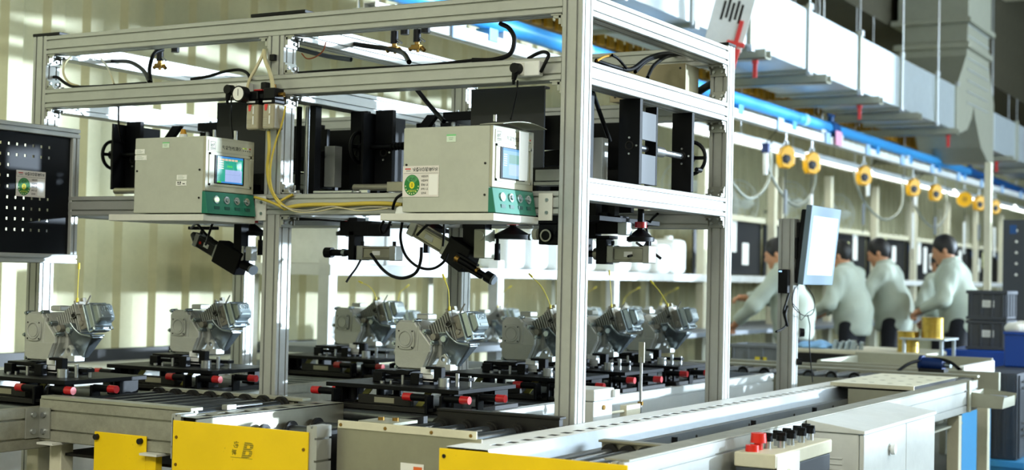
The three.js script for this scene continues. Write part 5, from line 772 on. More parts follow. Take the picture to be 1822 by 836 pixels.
// ---------------------------------------------------------------- duct overhead
{
  const X1 = -1.6, X0 = -2.35, Y0 = 2.98, Y1 = 3.48, J = [-2.3, -3.58, -4.7, -5.76, -7.1, -8.52, -9.92, -11.32, -12.2];
  const o = wthing('air_duct', 'galvanised rectangular air duct under the ceiling with flanged joints', 'duct', [-1.98, 2.98, -7.5]);
  for (let i = 0; i + 1 < J.length; i++) {
    const d = part(o, 'duct_section', lim(X0, X1, Y0, Y1, J[i + 1] + 0.02, J[i] - 0.02, 0.004), M.galv);
    sub(d, 'flange', [lim(X0 - 0.03, X1 + 0.03, Y0 - 0.03, Y1 + 0.03, J[i + 1] + 0.002, J[i + 1] + 0.04, 0.004)], M.galvDull); for (const y of [Y0 - 0.018, Y1 + 0.018]) sub(d, 'corner_clip', lim(X1 + 0.0, X1 + 0.045, y - 0.027, y + 0.027, J[i + 1] - 0.01, J[i + 1] + 0.05, 0.004), M.steel);
  }
  // tee: the duct flares down and forward into a riser
  const tee = [[-12.24, 2.98], [-12.5, 2.98], [-12.8, 3.05], [-13.0, 3.2], [-13.1, 3.35], [-13.2, 3.2], [-13.5, 2.9], [-13.9, 2.75], [-14.2, 2.75], [-14.2, 3.5], [-13.9, 3.9], [-13.85, 4.3], [-12.75, 4.3], [-12.7, 3.9], [-12.24, 3.48]];
  const g = ext(tee.map(([z, y]) => [-z, y]), -0.75, 0); g.rotateY(Math.PI / 2); g.translate(X1 + 0.75 - 0.75, 0, 0);
  part(o, 'tee_piece', g, M.galvDull); part(o, 'riser', [lim(X0 - 0.05, X1 + 0.02, 4.34, 6.0, -13.9, -12.7, 0.005), lim(X0 - 0.12, X1 + 0.06, 4.28, 4.34, -13.96, -12.64, 0.005), lim(X0 - 0.1, X1 + 0.05, 3.98, 4.06, -13.9, -12.66, 0.02)], M.galvDull);
  part(o, 'seam_rib', Array.from({ length: 9 }, (_, i) => lim(X1 + 0.001, X1 + 0.008, 3.35 + i * 0.13, 3.362 + i * 0.13, -13.85, -12.75)), M.galv);
  for (const [a, b] of [[-14.24, -15.6], [-15.64, -17.2], [-17.24, -19]]) { const d = part(o, 'duct_section', lim(X0, X1, 2.92, 3.4, b, a, 0.004), M.galv); sub(d, 'flange', lim(X0 - 0.03, X1 + 0.03, 2.89, 3.43, b, b + 0.04, 0.004), M.galvDull); }
  for (const z of [-4.7, -7.1, -9.92, -11.32]) part(o, 'hanger_rod', [cyl([X1 + 0.05, 2.95, z + 0.12], [X1 + 0.05, 6.55, z + 0.12], 0.006), cyl([X0 - 0.05, 2.95, z + 0.12], [X0 - 0.05, 6.55, z + 0.12], 0.006)], M.steel);
  [-3.3, -5.9, -7.35, -8.9, -10.3, -11.9, -14.9, -17].forEach((z, i) => { const s = wthing('support_channel', 'pale steel channel carrying the duct, ' + ['above the machine', 'second from the machine', 'third from the machine', 'fourth from the machine', 'fifth from the machine', 'just before the riser', 'first beyond the riser', 'farthest beyond the riser'][i], 'channel', [-2.3, 2.9, z], 0, 'channels under the duct'); const y = z < -14 ? 2.84 : 2.9; part(s, 'channel', [lim(-3.3, -1.5, y, y + 0.006, z - 0.06, z + 0.06), lim(-3.3, -1.5, y, y + 0.07, z - 0.06, z - 0.054), lim(-3.3, -1.5, y, y + 0.07, z + 0.054, z + 0.06)], M.galvDull); part(s, 'hanger_rod', [cyl([-3.2, y + 0.006, z], [-3.2, 6.6, z], 0.007)], M.steel); });
  [[-1.62, -5.9, 2.905, 'nearest the machine'], [-1.72, -8.9, 2.905, 'below the fifth duct section'], [-1.62, -11.9, 2.905, 'below the last duct section'], [-1.72, -14.9, 2.845, 'just beyond the riser'], [-1.7, -17, 2.845, 'farthest back']].forEach(([x, z, y, w]) => single('ribbon', 'red ribbon hanging from the duct ' + w, 'ribbon', [lim(x, x + 0.032, y - 0.14, y - 0.005, z - 0.003, z + 0.003), bx(x + 0.016, y - 0.02, z, 0.045, 0.03, 0.02, 0.005)], M.pinkTie, 'red ribbons'));
  const s = thing('hanging_sign', 'white sign with black bars and a red tag hung beside the duct', 'sign', [-1.38, 2.85, -4.72], 0.35); s.rotation.z = -0.25; const p = part(s, 'plate', bx(0, 0.2, 0, 0.26, 0.5, 0.006, 0.002), M.white); void p;
  part(s, 'print', Array.from({ length: 5 }, (_, i) => bx(-0.06 + i * 0.03, 0.2 + (i % 2) * 0.02, 0.004, 0.016, 0.13, 0.002)), M.blackPlastic); part(s, 'ribbon', [bx(0.08, 0.05, 0.01, 0.03, 0.22, 0.008, 0.003), bx(0.1, -0.1, 0.01, 0.04, 0.14, 0.008, 0.003), bx(0.08, 0.0, 0.01, 0.12, 0.03, 0.01, 0.003)], M.pinkTie); part(s, 'string', cyl([0, 0.45, 0], [0.1, 0.75, 0], 0.003), M.wireGray);
}
// ---------------------------------------------------------------- yellow slatted tray, blue pipe, hoist rail
{
  const o = wthing('cable_tray', 'yellow slatted cable tray above the blue pipe', 'cable tray', [-2.75, 3.0, -9]);
  for (let z = -2.2; z > -16; z -= 0.165) part(o, 'slat', lim(-2.63, -2.6, 2.99, 3.14, z - 0.045, z + 0.045, 0.003), M.tray);
  part(o, 'tray_base', lim(-2.92, -2.64, 3.02, 3.035, -16, -2.1), M.roofBrown); part(o, 'back_rail', lim(-2.92, -2.9, 3.035, 3.14, -16, -2.1), M.roofBrown); part(o, 'slat_rail', lim(-2.64, -2.63, 3.03, 3.06, -16, -2.1), M.roofBrown);
  for (const z of [-3, -7, -11, -15]) part(o, 'hanger_rod', cyl([-2.915, 3.1, z], [-2.915, 6.6, z], 0.006), M.steel);
}
{
  const o = wthing('blue_pipe', 'thick sky blue pipe running along the work line', 'pipe', [-2.2, 2.7, -11]); const Y = 2.765;
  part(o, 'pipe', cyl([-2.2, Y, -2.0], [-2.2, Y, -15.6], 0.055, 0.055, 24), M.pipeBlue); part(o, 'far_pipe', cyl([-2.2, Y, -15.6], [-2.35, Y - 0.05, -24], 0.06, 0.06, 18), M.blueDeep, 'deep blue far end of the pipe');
  for (const z of [-8.7, -4.2]) part(o, 'pipe_joint', cyl([-2.2, Y, z], [-2.2, Y, z - 0.1], 0.061, 0.061, 24), M.pipeJoint); for (const z of [-9.5, -15.5]) part(o, 'valve', [cyl([-2.2, Y, z], [-2.2, Y, z - 0.22], 0.068, 0.068, 20), cyl([-2.2, Y, z - 0.1], [-2.2, Y + 0.12, z - 0.1], 0.03), bx(-2.2, Y + 0.13, z - 0.1, 0.03, 0.02, 0.2, 0.005)], M.blueDeep);
  for (let z = -3; z > -16; z -= 1.35) part(o, 'pipe_hook', [lim(-2.25, -2.15, Y - 0.13, Y - 0.05, z - 0.05, z + 0.05, 0.004)], M.pipeBlue);
}
{
  const o = wthing('hoist_rail', 'white steel rail under the blue pipe that carries the yellow balancers', 'rail', [-2.2, 2.6, -11]);
  part(o, 'rail', [lim(-2.24, -2.16, 2.665, 2.672, -25, -1.8), lim(-2.24, -2.233, 2.6, 2.665, -25, -1.8), lim(-2.167, -2.16, 2.6, 2.665, -25, -1.8), lim(-2.233, -2.21, 2.6, 2.606, -25, -1.8), lim(-2.19, -2.167, 2.6, 2.606, -25, -1.8)], M.white);
  for (let z = -2.6; z > -24; z -= 1.35) part(o, 'clip', lim(-2.15, -2.14, 2.59, 2.7, z - 0.07, z + 0.07, 0.003), M.clipBlue);
  for (let z = -2; z > -25; z -= 4) part(o, 'rail_hanger', [cyl([-2.42, 2.672, z], [-2.42, z < -5 ? 6.6 : 6.6, z], 0.008), lim(-2.44, -2.16, 2.672, 2.684, z - 0.02, z + 0.02)], M.steel);
  for (const z of [-3.2, -5.1, -9.3, -9.85, -12.4]) part(o, 'rail_box', [lim(-2.235, -2.165, 2.673, 2.74, z - 0.06, z + 0.06, 0.006)], M.white);
  single('notice_card', 'pink card hung on the hoist rail near the first balancers', 'card', [lim(-2.135, -2.13, 2.6, 2.74, -9.75, -9.55, 0.002)], M.pinkCard);
}
const HOISTS = [-8.3, -9.03, -10.74, -12.73, -13.77, -15.33, -16.2, -17.2], HW = ['nearest the machine', 'second from the machine, above the monitor', 'third from the machine', 'fourth from the machine', 'fifth from the machine', 'sixth, a round one turned to the front', 'seventh from the machine', 'farthest away'];
HOISTS.forEach((z, i) => {
  const o = thing('tool_balancer', 'yellow tool balancer on the white rail, ' + HW[i], 'balancer', [-2.2, 2.28, z], i === 5 ? 0.3 : 0.75, 'yellow tool balancers');
  const h = [[-0.05, 0], [0.02, -0.01], [0.07, 0.03], [0.075, 0.12], [0.05, 0.18], [0, 0.205], [-0.05, 0.18], [-0.075, 0.12], [-0.07, 0.04]];
  if (i === 5) { part(o, 'casing', cyl([0, 0.1, -0.045], [0, 0.1, 0.045], 0.1, 0.1, 26), M.hoist); part(o, 'hub', cyl([0, 0.1, 0.046], [0, 0.1, 0.055], 0.035, 0.03, 18), M.tray); }
  else { part(o, 'casing', ext(h, -0.05, 0.05, 0.012), M.hoist); part(o, 'drum_recess', ext([[-0.05, 0.04], [0.0, 0.03], [0.03, 0.07], [0.02, 0.11], [-0.03, 0.12], [-0.06, 0.09]], 0.044, 0.052, 0.002), M.darkSteel); part(o, 'drum', cyl([0.0, 0.075, 0.052], [0.0, 0.075, 0.064], 0.026, 0.022, 18), M.crateGray); }
  part(o, 'top_hook', [ring(0, 0.225, 0, 0.02, 0.005, 'z', 16), cyl([0, 0.243, 0], [0, 0.32, 0], 0.005)], M.steel); part(o, 'cable', cyl([0, -0.005, 0], [0.0, -0.75 + (i % 3) * 0.12, 0], 0.004), M.darkSteel); part(o, 'tool', [cyl([0, -0.2, 0], [0, -0.42 - (i % 2) * 0.2, 0], 0.017, 0.015, 12)], i % 2 ? M.white : M.crateLight);
});
[[-8.6, -7.2, 'nearest'], [-9.9, -8.4, 'second'], [-13.2, -11.2, 'third'], [-15.4, -13.5, 'fourth']].forEach(([a, b, w]) => single('air_hose', 'grey air hose sagging in a loop behind the yellow balancers, ' + w, 'hose', tube([[-2.45, 2.55, a], [-2.42, 2.2, a + 0.12], [-2.4, 1.98, (a + b) / 2], [-2.42, 2.25, b - 0.1], [-2.45, 2.5, b]], 0.014, 30), M.hoseGray, 'grey sagging hoses'));
[[-2.3, -8.05], [-2.35, -11.4], [-2.35, -13.4]].forEach(([x, z], i) => { const o = thing('air_tool', 'dark air tool hanging from the white rail ' + ['left of the first balancer', 'right of the third balancer', 'between the fourth and fifth balancers'][i], 'tool', [x, 2.2, z], 0, 'hanging air tools'); part(o, 'body', [cyl([0, 0, 0], [0, 0.2, 0], 0.02, 0.022, 12)], M.white); part(o, 'head', [bx(0, 0.24, 0, 0.07, 0.09, 0.05, 0.01)], M.navy); part(o, 'hanger', cyl([0, 0.285, 0], [0.1, 0.4, 0], 0.004), M.darkSteel); });
// lit tubes along the line
for (let i = 0; i < 9; i++) {
  const z = -6.6 - i * 2.05, o = thing('tube_lamp', 'long white lamp with glowing tube over the work line, ' + ['nearest', 'second', 'third', 'fourth', 'fifth', 'sixth', 'seventh', 'eighth', 'farthest'][i] + ' in the row', 'lamp', [-2.5, 2.47, z], 0, 'tube lamps over the work line');
  part(o, 'reflector', [ext([[-0.09, 0.02], [-0.03, 0.09], [0.03, 0.09], [0.09, 0.02], [0.085, 0.015], [0.028, 0.082], [-0.028, 0.082], [-0.085, 0.015]], -0.9, 0.9)], M.white); part(o, 'tube', [bx(0, 0.035, 0, 0.11, 0.03, 1.72, 0.01)], M.tubeGlow, 'glowing tube'); pieces(o, 'hanger', [-0.7, 0.7].map((q) => cyl([0, 0.09, q], [0, z < -4.6 ? 1.83 : 4.09, q], 0.004)), M.steel);
  const l = new THREE.RectAreaLight(new THREE.Color(0.95, 1, 0.94), TUBE, 0.12, 1.72); l.position.set(0, 0.012, 0); l.rotation.x = -Math.PI / 2; l.castShadow = true; o.add(l);
}
// ---------------------------------------------------------------- rack along the wall
{
  const o = wthing('storage_rack', 'long white storage rack along the wall with two shelf levels', 'rack', [-3.1, 0, -13]);
  const zs = [-2.42, -4.35, -6.2, -8.05, -9.9, -11.75, -13.6, -15.45, -17.3, -19.2, -21.1, -23];
  for (const z of zs) { part(o, 'upright', lim(-2.94, -2.86, 0, z < -8 ? 2.45 : 1.35, z - 0.04, z + 0.04, 0.004), z < -8 ? M.cream : M.white); part(o, 'upright', lim(-3.5, -3.44, 0, z < -8 ? 2.45 : 1.35, z - 0.03, z + 0.03, 0.004), M.cream); }
  part(o, 'shelf', lim(-3.5, -2.85, 1.225, 1.29, -23, -2.38, 0.004), M.white); for (let i = 3; i + 1 < zs.length; i++) part(o, 'upper_shelf', lim(-3.5, -2.95, 1.83, 1.885, zs[i + 1] + 0.042, zs[i] - 0.042, 0.003), M.cream);
  part(o, 'worktop', lim(-3.5, -2.45, 0.76, 0.8, -23, -2.5, 0.004), M.crateLight); for (const z of [-2.6, -6, -10, -14, -18, -22.8]) part(o, 'table_leg', lim(-2.52, -2.46, 0, 0.76, z - 0.03, z + 0.03), M.cream);
  const cardColors = [M.paper, M.note, M.paper, M.paperYellow];
  for (let i = 3; i + 1 < zs.length; i++) {
    const a = zs[i + 1] + 0.05, b = zs[i] - 0.05, n = wthing('notice_board', 'dark navy board with hanging papers on the rack, ' + ['first', 'second', 'third', 'fourth', 'fifth', 'sixth', 'seventh', 'eighth'][i - 3] + ' bay from the machine', 'board', [-3.0, 1.3, (a + b) / 2], 0, 'navy boards on the rack');
    part(n, 'panel', lim(-3.02, -3.0, 1.3, 1.825, a, b, 0.003), M.navyDark);
    const count = 3 + (i % 2); for (let k = 0; k < count; k++) { const z = b - 0.25 - k * (b - a - 0.4) / count, h = 0.22 + ((i * 3 + k * 5) % 4) * 0.05, y = 1.4 + ((i + k) % 3) * 0.06; part(n, 'paper', lim(-2.998, -2.99, y, y + h, z - 0.12, z + 0.05, 0.002), cardColors[(i + k) % 4]); }
    part(n, 'blue_clip', lim(-2.998, -2.98, 1.68, 1.78, b - 0.12, b - 0.06, 0.004), M.blueDeep);
  }
  const box = [-2.75, -3.25, -3.75, -4.7, -5.05, -5.45, -5.85, -6.5, -6.9, -7.3, -7.65];
  box.forEach((z, i) => { const big = i < 3, h = big ? 0.36 : 0.26 + (i % 3) * 0.05, c = wthing(big ? 'white_carton' : 'white_canister', big ? 'big white carton on the rack shelf, ' + ['first', 'second', 'third'][i] + ' from the rack end' : 'white plastic canister on the rack shelf, ' + ['first', 'second', 'third', 'fourth', 'fifth', 'sixth', 'seventh', 'eighth'][i - 3] + ' after the cartons', big ? 'carton' : 'canister', [-3.08, 1.29, z], 0, big ? 'white cartons on the rack' : 'white canisters on the rack');
    if (big) { part(c, 'box', lim(-3.4, -2.9, 1.2905, 1.29 + h, z - 0.24, z + 0.24, 0.008), M.white); part(c, 'tape', lim(-2.8995, -2.897, 1.2905, 1.29 + h, z - 0.03, z + 0.03), M.offWhite); }
    else { part(c, 'body', lim(-3.2, -2.93, 1.2905, 1.29 + h, z - 0.14, z + 0.14, 0.05), M.white); part(c, 'neck', [cyl([-3.06, 1.28 + h, z], [-3.06, 1.32 + h, z], 0.04, 0.035, 16)], M.white); part(c, 'label', lim(-2.931, -2.926, 1.36, 1.46, z - 0.05, z + 0.05), M.note); } });
}
// engines waiting on the worktop behind
[[-2.65, -2.75, 'at the rack end'], [-2.66, -3.95, 'second from the rack end'], [-2.6, -5.05, 'third from the rack end'], [-2.6, -5.75, 'fourth from the rack end'], [-2.6, -6.45, 'fifth from the rack end']].forEach(([x, z, w], i) => engine('blurred engine block waiting on the rack worktop, ' + w, [x, 0.8, z], [[0.01, 0.05, 0], [0.02 + i * 0.01, 0.09, 0], [0.06 + i * 0.015, 0.12, 0]]));
// wall fans
[[-6.2, 2.15], [-9.4, 2.2], [-10.9, 2.1], [-12.6, 2.2], [-14.5, 2.15]].forEach(([z, y], i) => {
  const o = thing('wall_fan', 'pale grey wall fan behind the hoist rail, ' + ['nearest', 'second', 'third', 'fourth', 'farthest'][i] + ' along the wall', 'fan', [-3.7, y, z], 0.9, 'grey wall fans');
  part(o, 'cage', [ring(0, 0, 0.06, 0.26, 0.008, 'z', 32), ring(0, 0, 0.1, 0.2, 0.004, 'z', 28), ring(0, 0, 0.115, 0.1, 0.004, 'z', 20), ...Array.from({ length: 12 }, (_, k) => tube([[0.26 * Math.cos(k * 0.5236), 0.26 * Math.sin(k * 0.5236), 0.06], [0.15 * Math.cos(k * 0.5236), 0.15 * Math.sin(k * 0.5236), 0.11], [0.02 * Math.cos(k * 0.5236), 0.02 * Math.sin(k * 0.5236), 0.12]], 0.003, 6, 5))], M.fanGray);
  for (let k = 0; k < 3; k++) part(o, 'blade', new THREE.SphereGeometry(0.1, 12, 8).scale(1, 0.6, 0.08).rotateX(0.4).translate(0.12, 0, 0.05).rotateZ(k * 2.094), M.fanGray); part(o, 'motor', [cyl([0, 0, -0.12], [0, 0, 0.05], 0.07, 0.06, 18)], M.fanGray); part(o, 'bracket', [cyl([0, 0, -0.12], [0, -0.1, -0.3], 0.02), cyl([0, -0.1, -0.3], [-0.05, -0.1, -0.42], 0.02)], M.fanGray);
});
// low white cabinets along the wall at the left
[[-4.0, -2.4], [-2.38, -1.0], [-0.98, 0.6]].forEach(([a, b], i) => { const o = wthing('wall_cabinet', 'low white cabinet against the wall at the left, ' + ['farthest back', 'middle one', 'nearest'][i], 'cabinet', [-3.9, 0, (a + b) / 2], 0, 'low white cabinets'); part(o, 'body', lim(-4.15, -3.62, 0, 0.66, a, b, 0.006), M.white); part(o, 'top', lim(-4.155, -3.6, 0.66, 0.69, a, b, 0.004), M.offWhite); part(o, 'dark_rail', lim(-4.15, -4.09, 0.69, 0.76, a, b), M.darkSteel); part(o, 'door_gap', lim(-3.62, -3.617, 0.05, 0.62, (a + b) / 2 - 0.004, (a + b) / 2 + 0.004), M.crateLight); });
// ---------------------------------------------------------------- people at the line
function nets(f, mn, mx, cell) {        // smooth surface of a distance field
  const n = mn.map((v, i) => Math.ceil((mx[i] - v) / cell) + 1), [a, b, c] = n, F = new Float32Array(a * b * c), id = new Int32Array(a * b * c).fill(-1), pos = [], idx = [];
  for (let k = 0; k < c; k++) for (let j = 0; j < b; j++) for (let i = 0; i < a; i++) F[i + a * (j + b * k)] = f(mn[0] + i * cell, mn[1] + j * cell, mn[2] + k * cell);
  const at = (i, j, k) => i + a * (j + b * k);
  for (let k = 0; k < c - 1; k++) for (let j = 0; j < b - 1; j++) for (let i = 0; i < a - 1; i++) {
    let s = 0, x = 0, y = 0, z = 0; const v = [];
    for (let q = 0; q < 8; q++) v.push(F[at(i + (q & 1), j + ((q >> 1) & 1), k + (q >> 2))]);
    for (let p = 0; p < 8; p++) for (const m of [1, 2, 4]) if (!(p & m)) { const u = v[p], w = v[p | m]; if ((u < 0) !== (w < 0)) { const t = u / (u - w); x += (p & 1) + (m === 1 ? t : 0); y += ((p >> 1) & 1) + (m === 2 ? t : 0); z += (p >> 2) + (m === 4 ? t : 0); s++; } }
    if (s) { id[at(i, j, k)] = pos.length / 3; pos.push(mn[0] + (i + x / s) * cell, mn[1] + (j + y / s) * cell, mn[2] + (k + z / s) * cell); }
  }
  const quad = (p, q, r, s, flip) => { if (p < 0 || q < 0 || r < 0 || s < 0) return; flip ? idx.push(p, r, q, p, s, r) : idx.push(p, q, r, p, r, s); };
  for (let k = 1; k < c - 1; k++) for (let j = 1; j < b - 1; j++) for (let i = 1; i < a - 1; i++) {
    const u = F[at(i, j, k)] < 0;
    if (u !== (F[at(i + 1, j, k)] < 0)) quad(id[at(i, j - 1, k - 1)], id[at(i, j, k - 1)], id[at(i, j, k)], id[at(i, j - 1, k)], !u);
    if (u !== (F[at(i, j + 1, k)] < 0)) quad(id[at(i - 1, j, k - 1)], id[at(i - 1, j, k)], id[at(i, j, k)], id[at(i, j, k - 1)], !u);
    if (u !== (F[at(i, j, k + 1)] < 0)) quad(id[at(i - 1, j - 1, k)], id[at(i, j - 1, k)], id[at(i, j, k)], id[at(i - 1, j, k)], !u);
  }
  const g = new THREE.BufferGeometry(); g.setAttribute('position', new THREE.Float32BufferAttribute(pos, 3)); g.setIndex(idx); g.computeVertexNormals(); return g;
}
const cap = (p, a, b, ra, rb) => { const dx = b[0] - a[0], dy = b[1] - a[1], dz = b[2] - a[2], l = dx * dx + dy * dy + dz * dz || 1e-9; let t = ((p[0] - a[0]) * dx + (p[1] - a[1]) * dy + (p[2] - a[2]) * dz) / l; t = t < 0 ? 0 : t > 1 ? 1 : t; return Math.hypot(p[0] - a[0] - t * dx, p[1] - a[1] - t * dy, p[2] - a[2] - t * dz) - (ra + (rb - ra) * t); };
const ell = (p, c, r) => { const x = (p[0] - c[0]) / r[0], y = (p[1] - c[1]) / r[1], z = (p[2] - c[2]) / r[2], k = Math.hypot(x, y, z); return (k - 1) * Math.min(r[0], r[1], r[2]); };
const smin = (a, b, k) => { const h = Math.max(k - Math.abs(a - b), 0) / k; return Math.min(a, b) - h * h * k * 0.25; };
const lerp3 = (a, b, t) => a.map((v, i) => v + (b[i] - v) * t);
// faces -x; near side is +z. J gives the joints that the pose changes
function person(label, at, turn, s, J) {
  const o = thing('person', label, 'person', at, turn);
  const hip = J.hip || [0, 0.9, 0], chest = J.chest || [-0.03, 1.25, 0], neck = [chest[0] - 0.035, 1.43, 0], head = J.head || [chest[0] - 0.085, 1.545, 0];
  const arms = [1, -1].map((q) => { const a = q > 0 ? J.near : J.far, sh = [chest[0] + 0.0, 1.365, q * 0.175]; return { sh, el: a[0], wr: a[1], q }; });
  const legsJ = [1, -1].map((q) => ({ h: [hip[0], hip[1] - 0.02, q * 0.09], k: [hip[0] - 0.02, 0.48, q * 0.1], f: [hip[0] + 0.02, 0.08, q * 0.1], t: [hip[0] - 0.16, 0.035, q * 0.11] }));
  const handBones = (A) => { // palm and five fingers curling forward and down
    const d = V(...A.wr).sub(V(...A.el)).normalize(), up = V(0, 1, 0), side = d.clone().cross(up).normalize(), nrm = side.clone().cross(d).normalize(), W = V(...A.wr), P = (f, l, u) => W.clone().addScaledVector(d, f).addScaledVector(side, l).addScaledVector(nrm, u).toArray(), B = [];
    B.push([P(0, 0, 0), P(0.05, 0, 0), 0.026, 0.03]);
    [[-0.027, 0.07], [-0.009, 0.08], [0.009, 0.075], [0.026, 0.06]].forEach(([l, len]) => { B.push([P(0.04, l * 0.9, 0), P(0.085, l, -0.004), 0.011, 0.0095]); B.push([P(0.085, l, -0.004), P(0.085 + len * 0.3, l, -0.022), 0.0095, 0.0088]); B.push([P(0.085 + len * 0.3, l, -0.022), P(0.085 + len * 0.38, l, -0.045), 0.0088, 0.008]); });
    B.push([P(0.02, A.q * -0.024, 0), P(0.055, A.q * -0.05, -0.012), 0.013, 0.0105], [P(0.055, A.q * -0.05, -0.012), P(0.085, A.q * -0.045, -0.026), 0.0105, 0.009]); return B;
  };
  const HB = arms.map(handBones);
  const bodyF = (x, y, z) => { const p = [x, y, z]; let d = cap(p, hip, [hip[0], hip[1] + 0.1, 0], 0.13, 0.12); d = smin(d, cap(p, [hip[0], hip[1] + 0.1, 0], chest, 0.115, 0.13), 0.1); d = smin(d, cap(p, [chest[0], 1.34, -0.1], [chest[0], 1.34, 0.1], 0.075, 0.075), 0.08); d = smin(d, cap(p, [chest[0], 1.36, 0], neck, 0.06, 0.055), 0.05); d = smin(d, cap(p, neck, head, 0.055, 0.06), 0.04);
    for (const A of arms) { d = smin(d, cap(p, A.sh, A.el, 0.052, 0.042), 0.04); d = smin(d, cap(p, A.el, A.wr, 0.041, 0.026), 0.02); }
    for (const L of legsJ) { d = smin(d, cap(p, L.h, L.k, 0.08, 0.052), 0.05); d = smin(d, cap(p, L.k, L.f, 0.052, 0.036), 0.03); d = smin(d, cap(p, L.f, L.t, 0.036, 0.03), 0.03); } return d; };
  const headF = (x, y, z) => { const p = [x, y, z], h = head, T = J.nod || 0.25, c = Math.cos(T), sn = Math.sin(T), lx = (x - h[0]) * c - (y - h[1]) * sn * -1, ly = -(x - h[0]) * sn * -1 * -1 + (y - h[1]) * c, q = [lx, ly, z]; void p;
    let d = ell(q, [0.012, 0.02, 0], [0.098, 0.108, 0.078]); d = smin(d, ell(q, [-0.03, -0.055, 0], [0.068, 0.07, 0.058]), 0.05); d = smin(d, cap(q, [-0.088, 0.0, 0], [-0.108, -0.028, 0], 0.011, 0.014), 0.02); d = smin(d, cap(q, [-0.09, -0.058, -0.02], [-0.09, -0.058, 0.02], 0.009, 0.009), 0.012); d = smin(d, ell(q, [-0.08, -0.1, 0], [0.022, 0.02, 0.026]), 0.025); d = smin(d, cap(q, [-0.086, 0.022, -0.04], [-0.086, 0.022, 0.04], 0.011, 0.011), 0.015);
    for (const e of [1, -1]) { d = Math.max(d, -ell(q, [-0.098, 0.0, e * 0.032], [0.016, 0.012, 0.018])); d = smin(d, ell(q, [-0.083, 0.0, e * 0.032], [0.012, 0.011, 0.014]), 0.006); d = smin(d, ell(q, [0.015, -0.012, e * 0.08], [0.02, 0.034, 0.011]), 0.01); }
    return smin(d, cap([x, y, z], neck, [h[0] + 0.02, h[1] - 0.04, 0], 0.053, 0.052), 0.03); };
  const fold = (x, y, z) => 0.006 * Math.sin(21 * y + 9 * x + 5 * Math.sin(13 * z)) * Math.sin(17 * z + 8 * x) + 0.004 * Math.sin(33 * y - 14 * x + 19 * z);
  const jacketF = (x, y, z) => { const p = [x, y, z]; let d = cap(p, [hip[0], hip[1] - 0.03, 0], [hip[0], hip[1] + 0.12, 0], 0.178, 0.168); d = smin(d, cap(p, [hip[0], hip[1] + 0.12, 0], chest, 0.165, 0.168), 0.1); d = smin(d, cap(p, [chest[0], 1.33, -0.12], [chest[0], 1.33, 0.12], 0.098, 0.098), 0.1); d = smin(d, cap(p, [chest[0], 1.38, 0], neck, 0.085, 0.072), 0.05);
    for (const A of arms) { d = smin(d, cap(p, A.sh, A.el, 0.08, 0.068), 0.06); d = smin(d, cap(p, A.el, lerp3(A.el, A.wr, 0.93), 0.066, 0.05), 0.04); }
    d += fold(x, y, z); d = Math.max(d, (hip[1] - 0.12) - y, y - 1.455 - 0.3 * (x - neck[0])); for (const A of arms) { const c = lerp3(A.el, A.wr, 0.93), n = V(...A.wr).sub(V(...A.el)).normalize(); if (Math.hypot(x - A.wr[0], y - A.wr[1], z - A.wr[2]) < 0.13) d = Math.max(d, (x - c[0]) * n.x + (y - c[1]) * n.y + (z - c[2]) * n.z); } return d; };
  const trouF = (x, y, z) => { const p = [x, y, z]; let d = cap(p, hip, [hip[0], hip[1] + 0.08, 0], 0.145, 0.14); for (const L of legsJ) { d = smin(d, cap(p, L.h, L.k, 0.1, 0.078), 0.05); d = smin(d, cap(p, L.k, [L.f[0], 0.1, L.f[2]], 0.077, 0.066), 0.03); } return Math.max(d, 0.07 - y, y - hip[1] - 0.1); };
  const shoeF = (x, y, z) => { let d = 9; for (const L of legsJ) d = Math.min(d, smin(cap([x, y, z], [L.f[0] + 0.02, 0.045, L.f[2]], [L.t[0], 0.035, L.t[2]], 0.048, 0.042), cap([x, y, z], L.f, [L.f[0], 0.1, L.f[2]], 0.045, 0.042), 0.03)); return Math.max(d, 0.002 - y); };
  const hairF = (x, y, z) => { const h = head, T = J.nod || 0.25, c = Math.cos(T), sn = Math.sin(T), lx = (x - h[0]) * c + (y - h[1]) * sn, ly = -(x - h[0]) * sn + (y - h[1]) * c, q = [lx, ly, z]; let d = ell(q, [0.018, 0.028, 0], [0.112, 0.116, 0.09]); d = Math.max(d, -(ly + 0.03 - 0.75 * (lx + 0.02) * -1) * 0.8); const face = Math.max(-(0.052 - ly), 0) ; void face; d = Math.max(d, -ell(q, [-0.115, -0.035, 0], [0.1, 0.1, 0.12])); if (J.bun) d = smin(d, ell(q, [0.12, 0.01, 0], [0.05, 0.055, 0.05]), 0.02); return d + 0.003 * Math.sin(60 * q[0] + 20 * q[2]) * Math.sin(50 * q[2]); };
  const xs = [hip[0], head[0], ...arms.flatMap((A) => [A.el[0], A.wr[0]])], x0 = Math.min(...xs) - 0.26, x1 = Math.max(...xs) + 0.26;
  const parts = [nets(bodyF, [x0, 0, -0.42], [x1, 1.5, 0.42], 0.016), nets(headF, [head[0] - 0.16, head[1] - 0.16, -0.12], [head[0] + 0.15, head[1] + 0.16, 0.12], 0.006)];
  arms.forEach((A, i) => { const hf = (x, y, z) => { let d = cap([x, y, z], lerp3(A.el, A.wr, 0.8), A.wr, 0.03, 0.025); HB[i].forEach((b, k) => { const e = cap([x, y, z], b[0], b[1], b[2], b[3]); d = k === 0 ? smin(d, e, 0.02) : smin(d, e, 0.004); }); return d; }; parts.push(nets(hf, A.wr.map((v) => v - 0.15), A.wr.map((v) => v + 0.15), 0.0045)); });
  const mk = (n, g, m) => { const q = part(o, n, g, m); q.scale.setScalar(s); return q; };
  mk('body', parts, M.skin); mk('hair', nets(hairF, [head[0] - 0.18, head[1] - 0.2, -0.14], [head[0] + 0.22, head[1] + 0.2, 0.14], 0.007), M.hair);
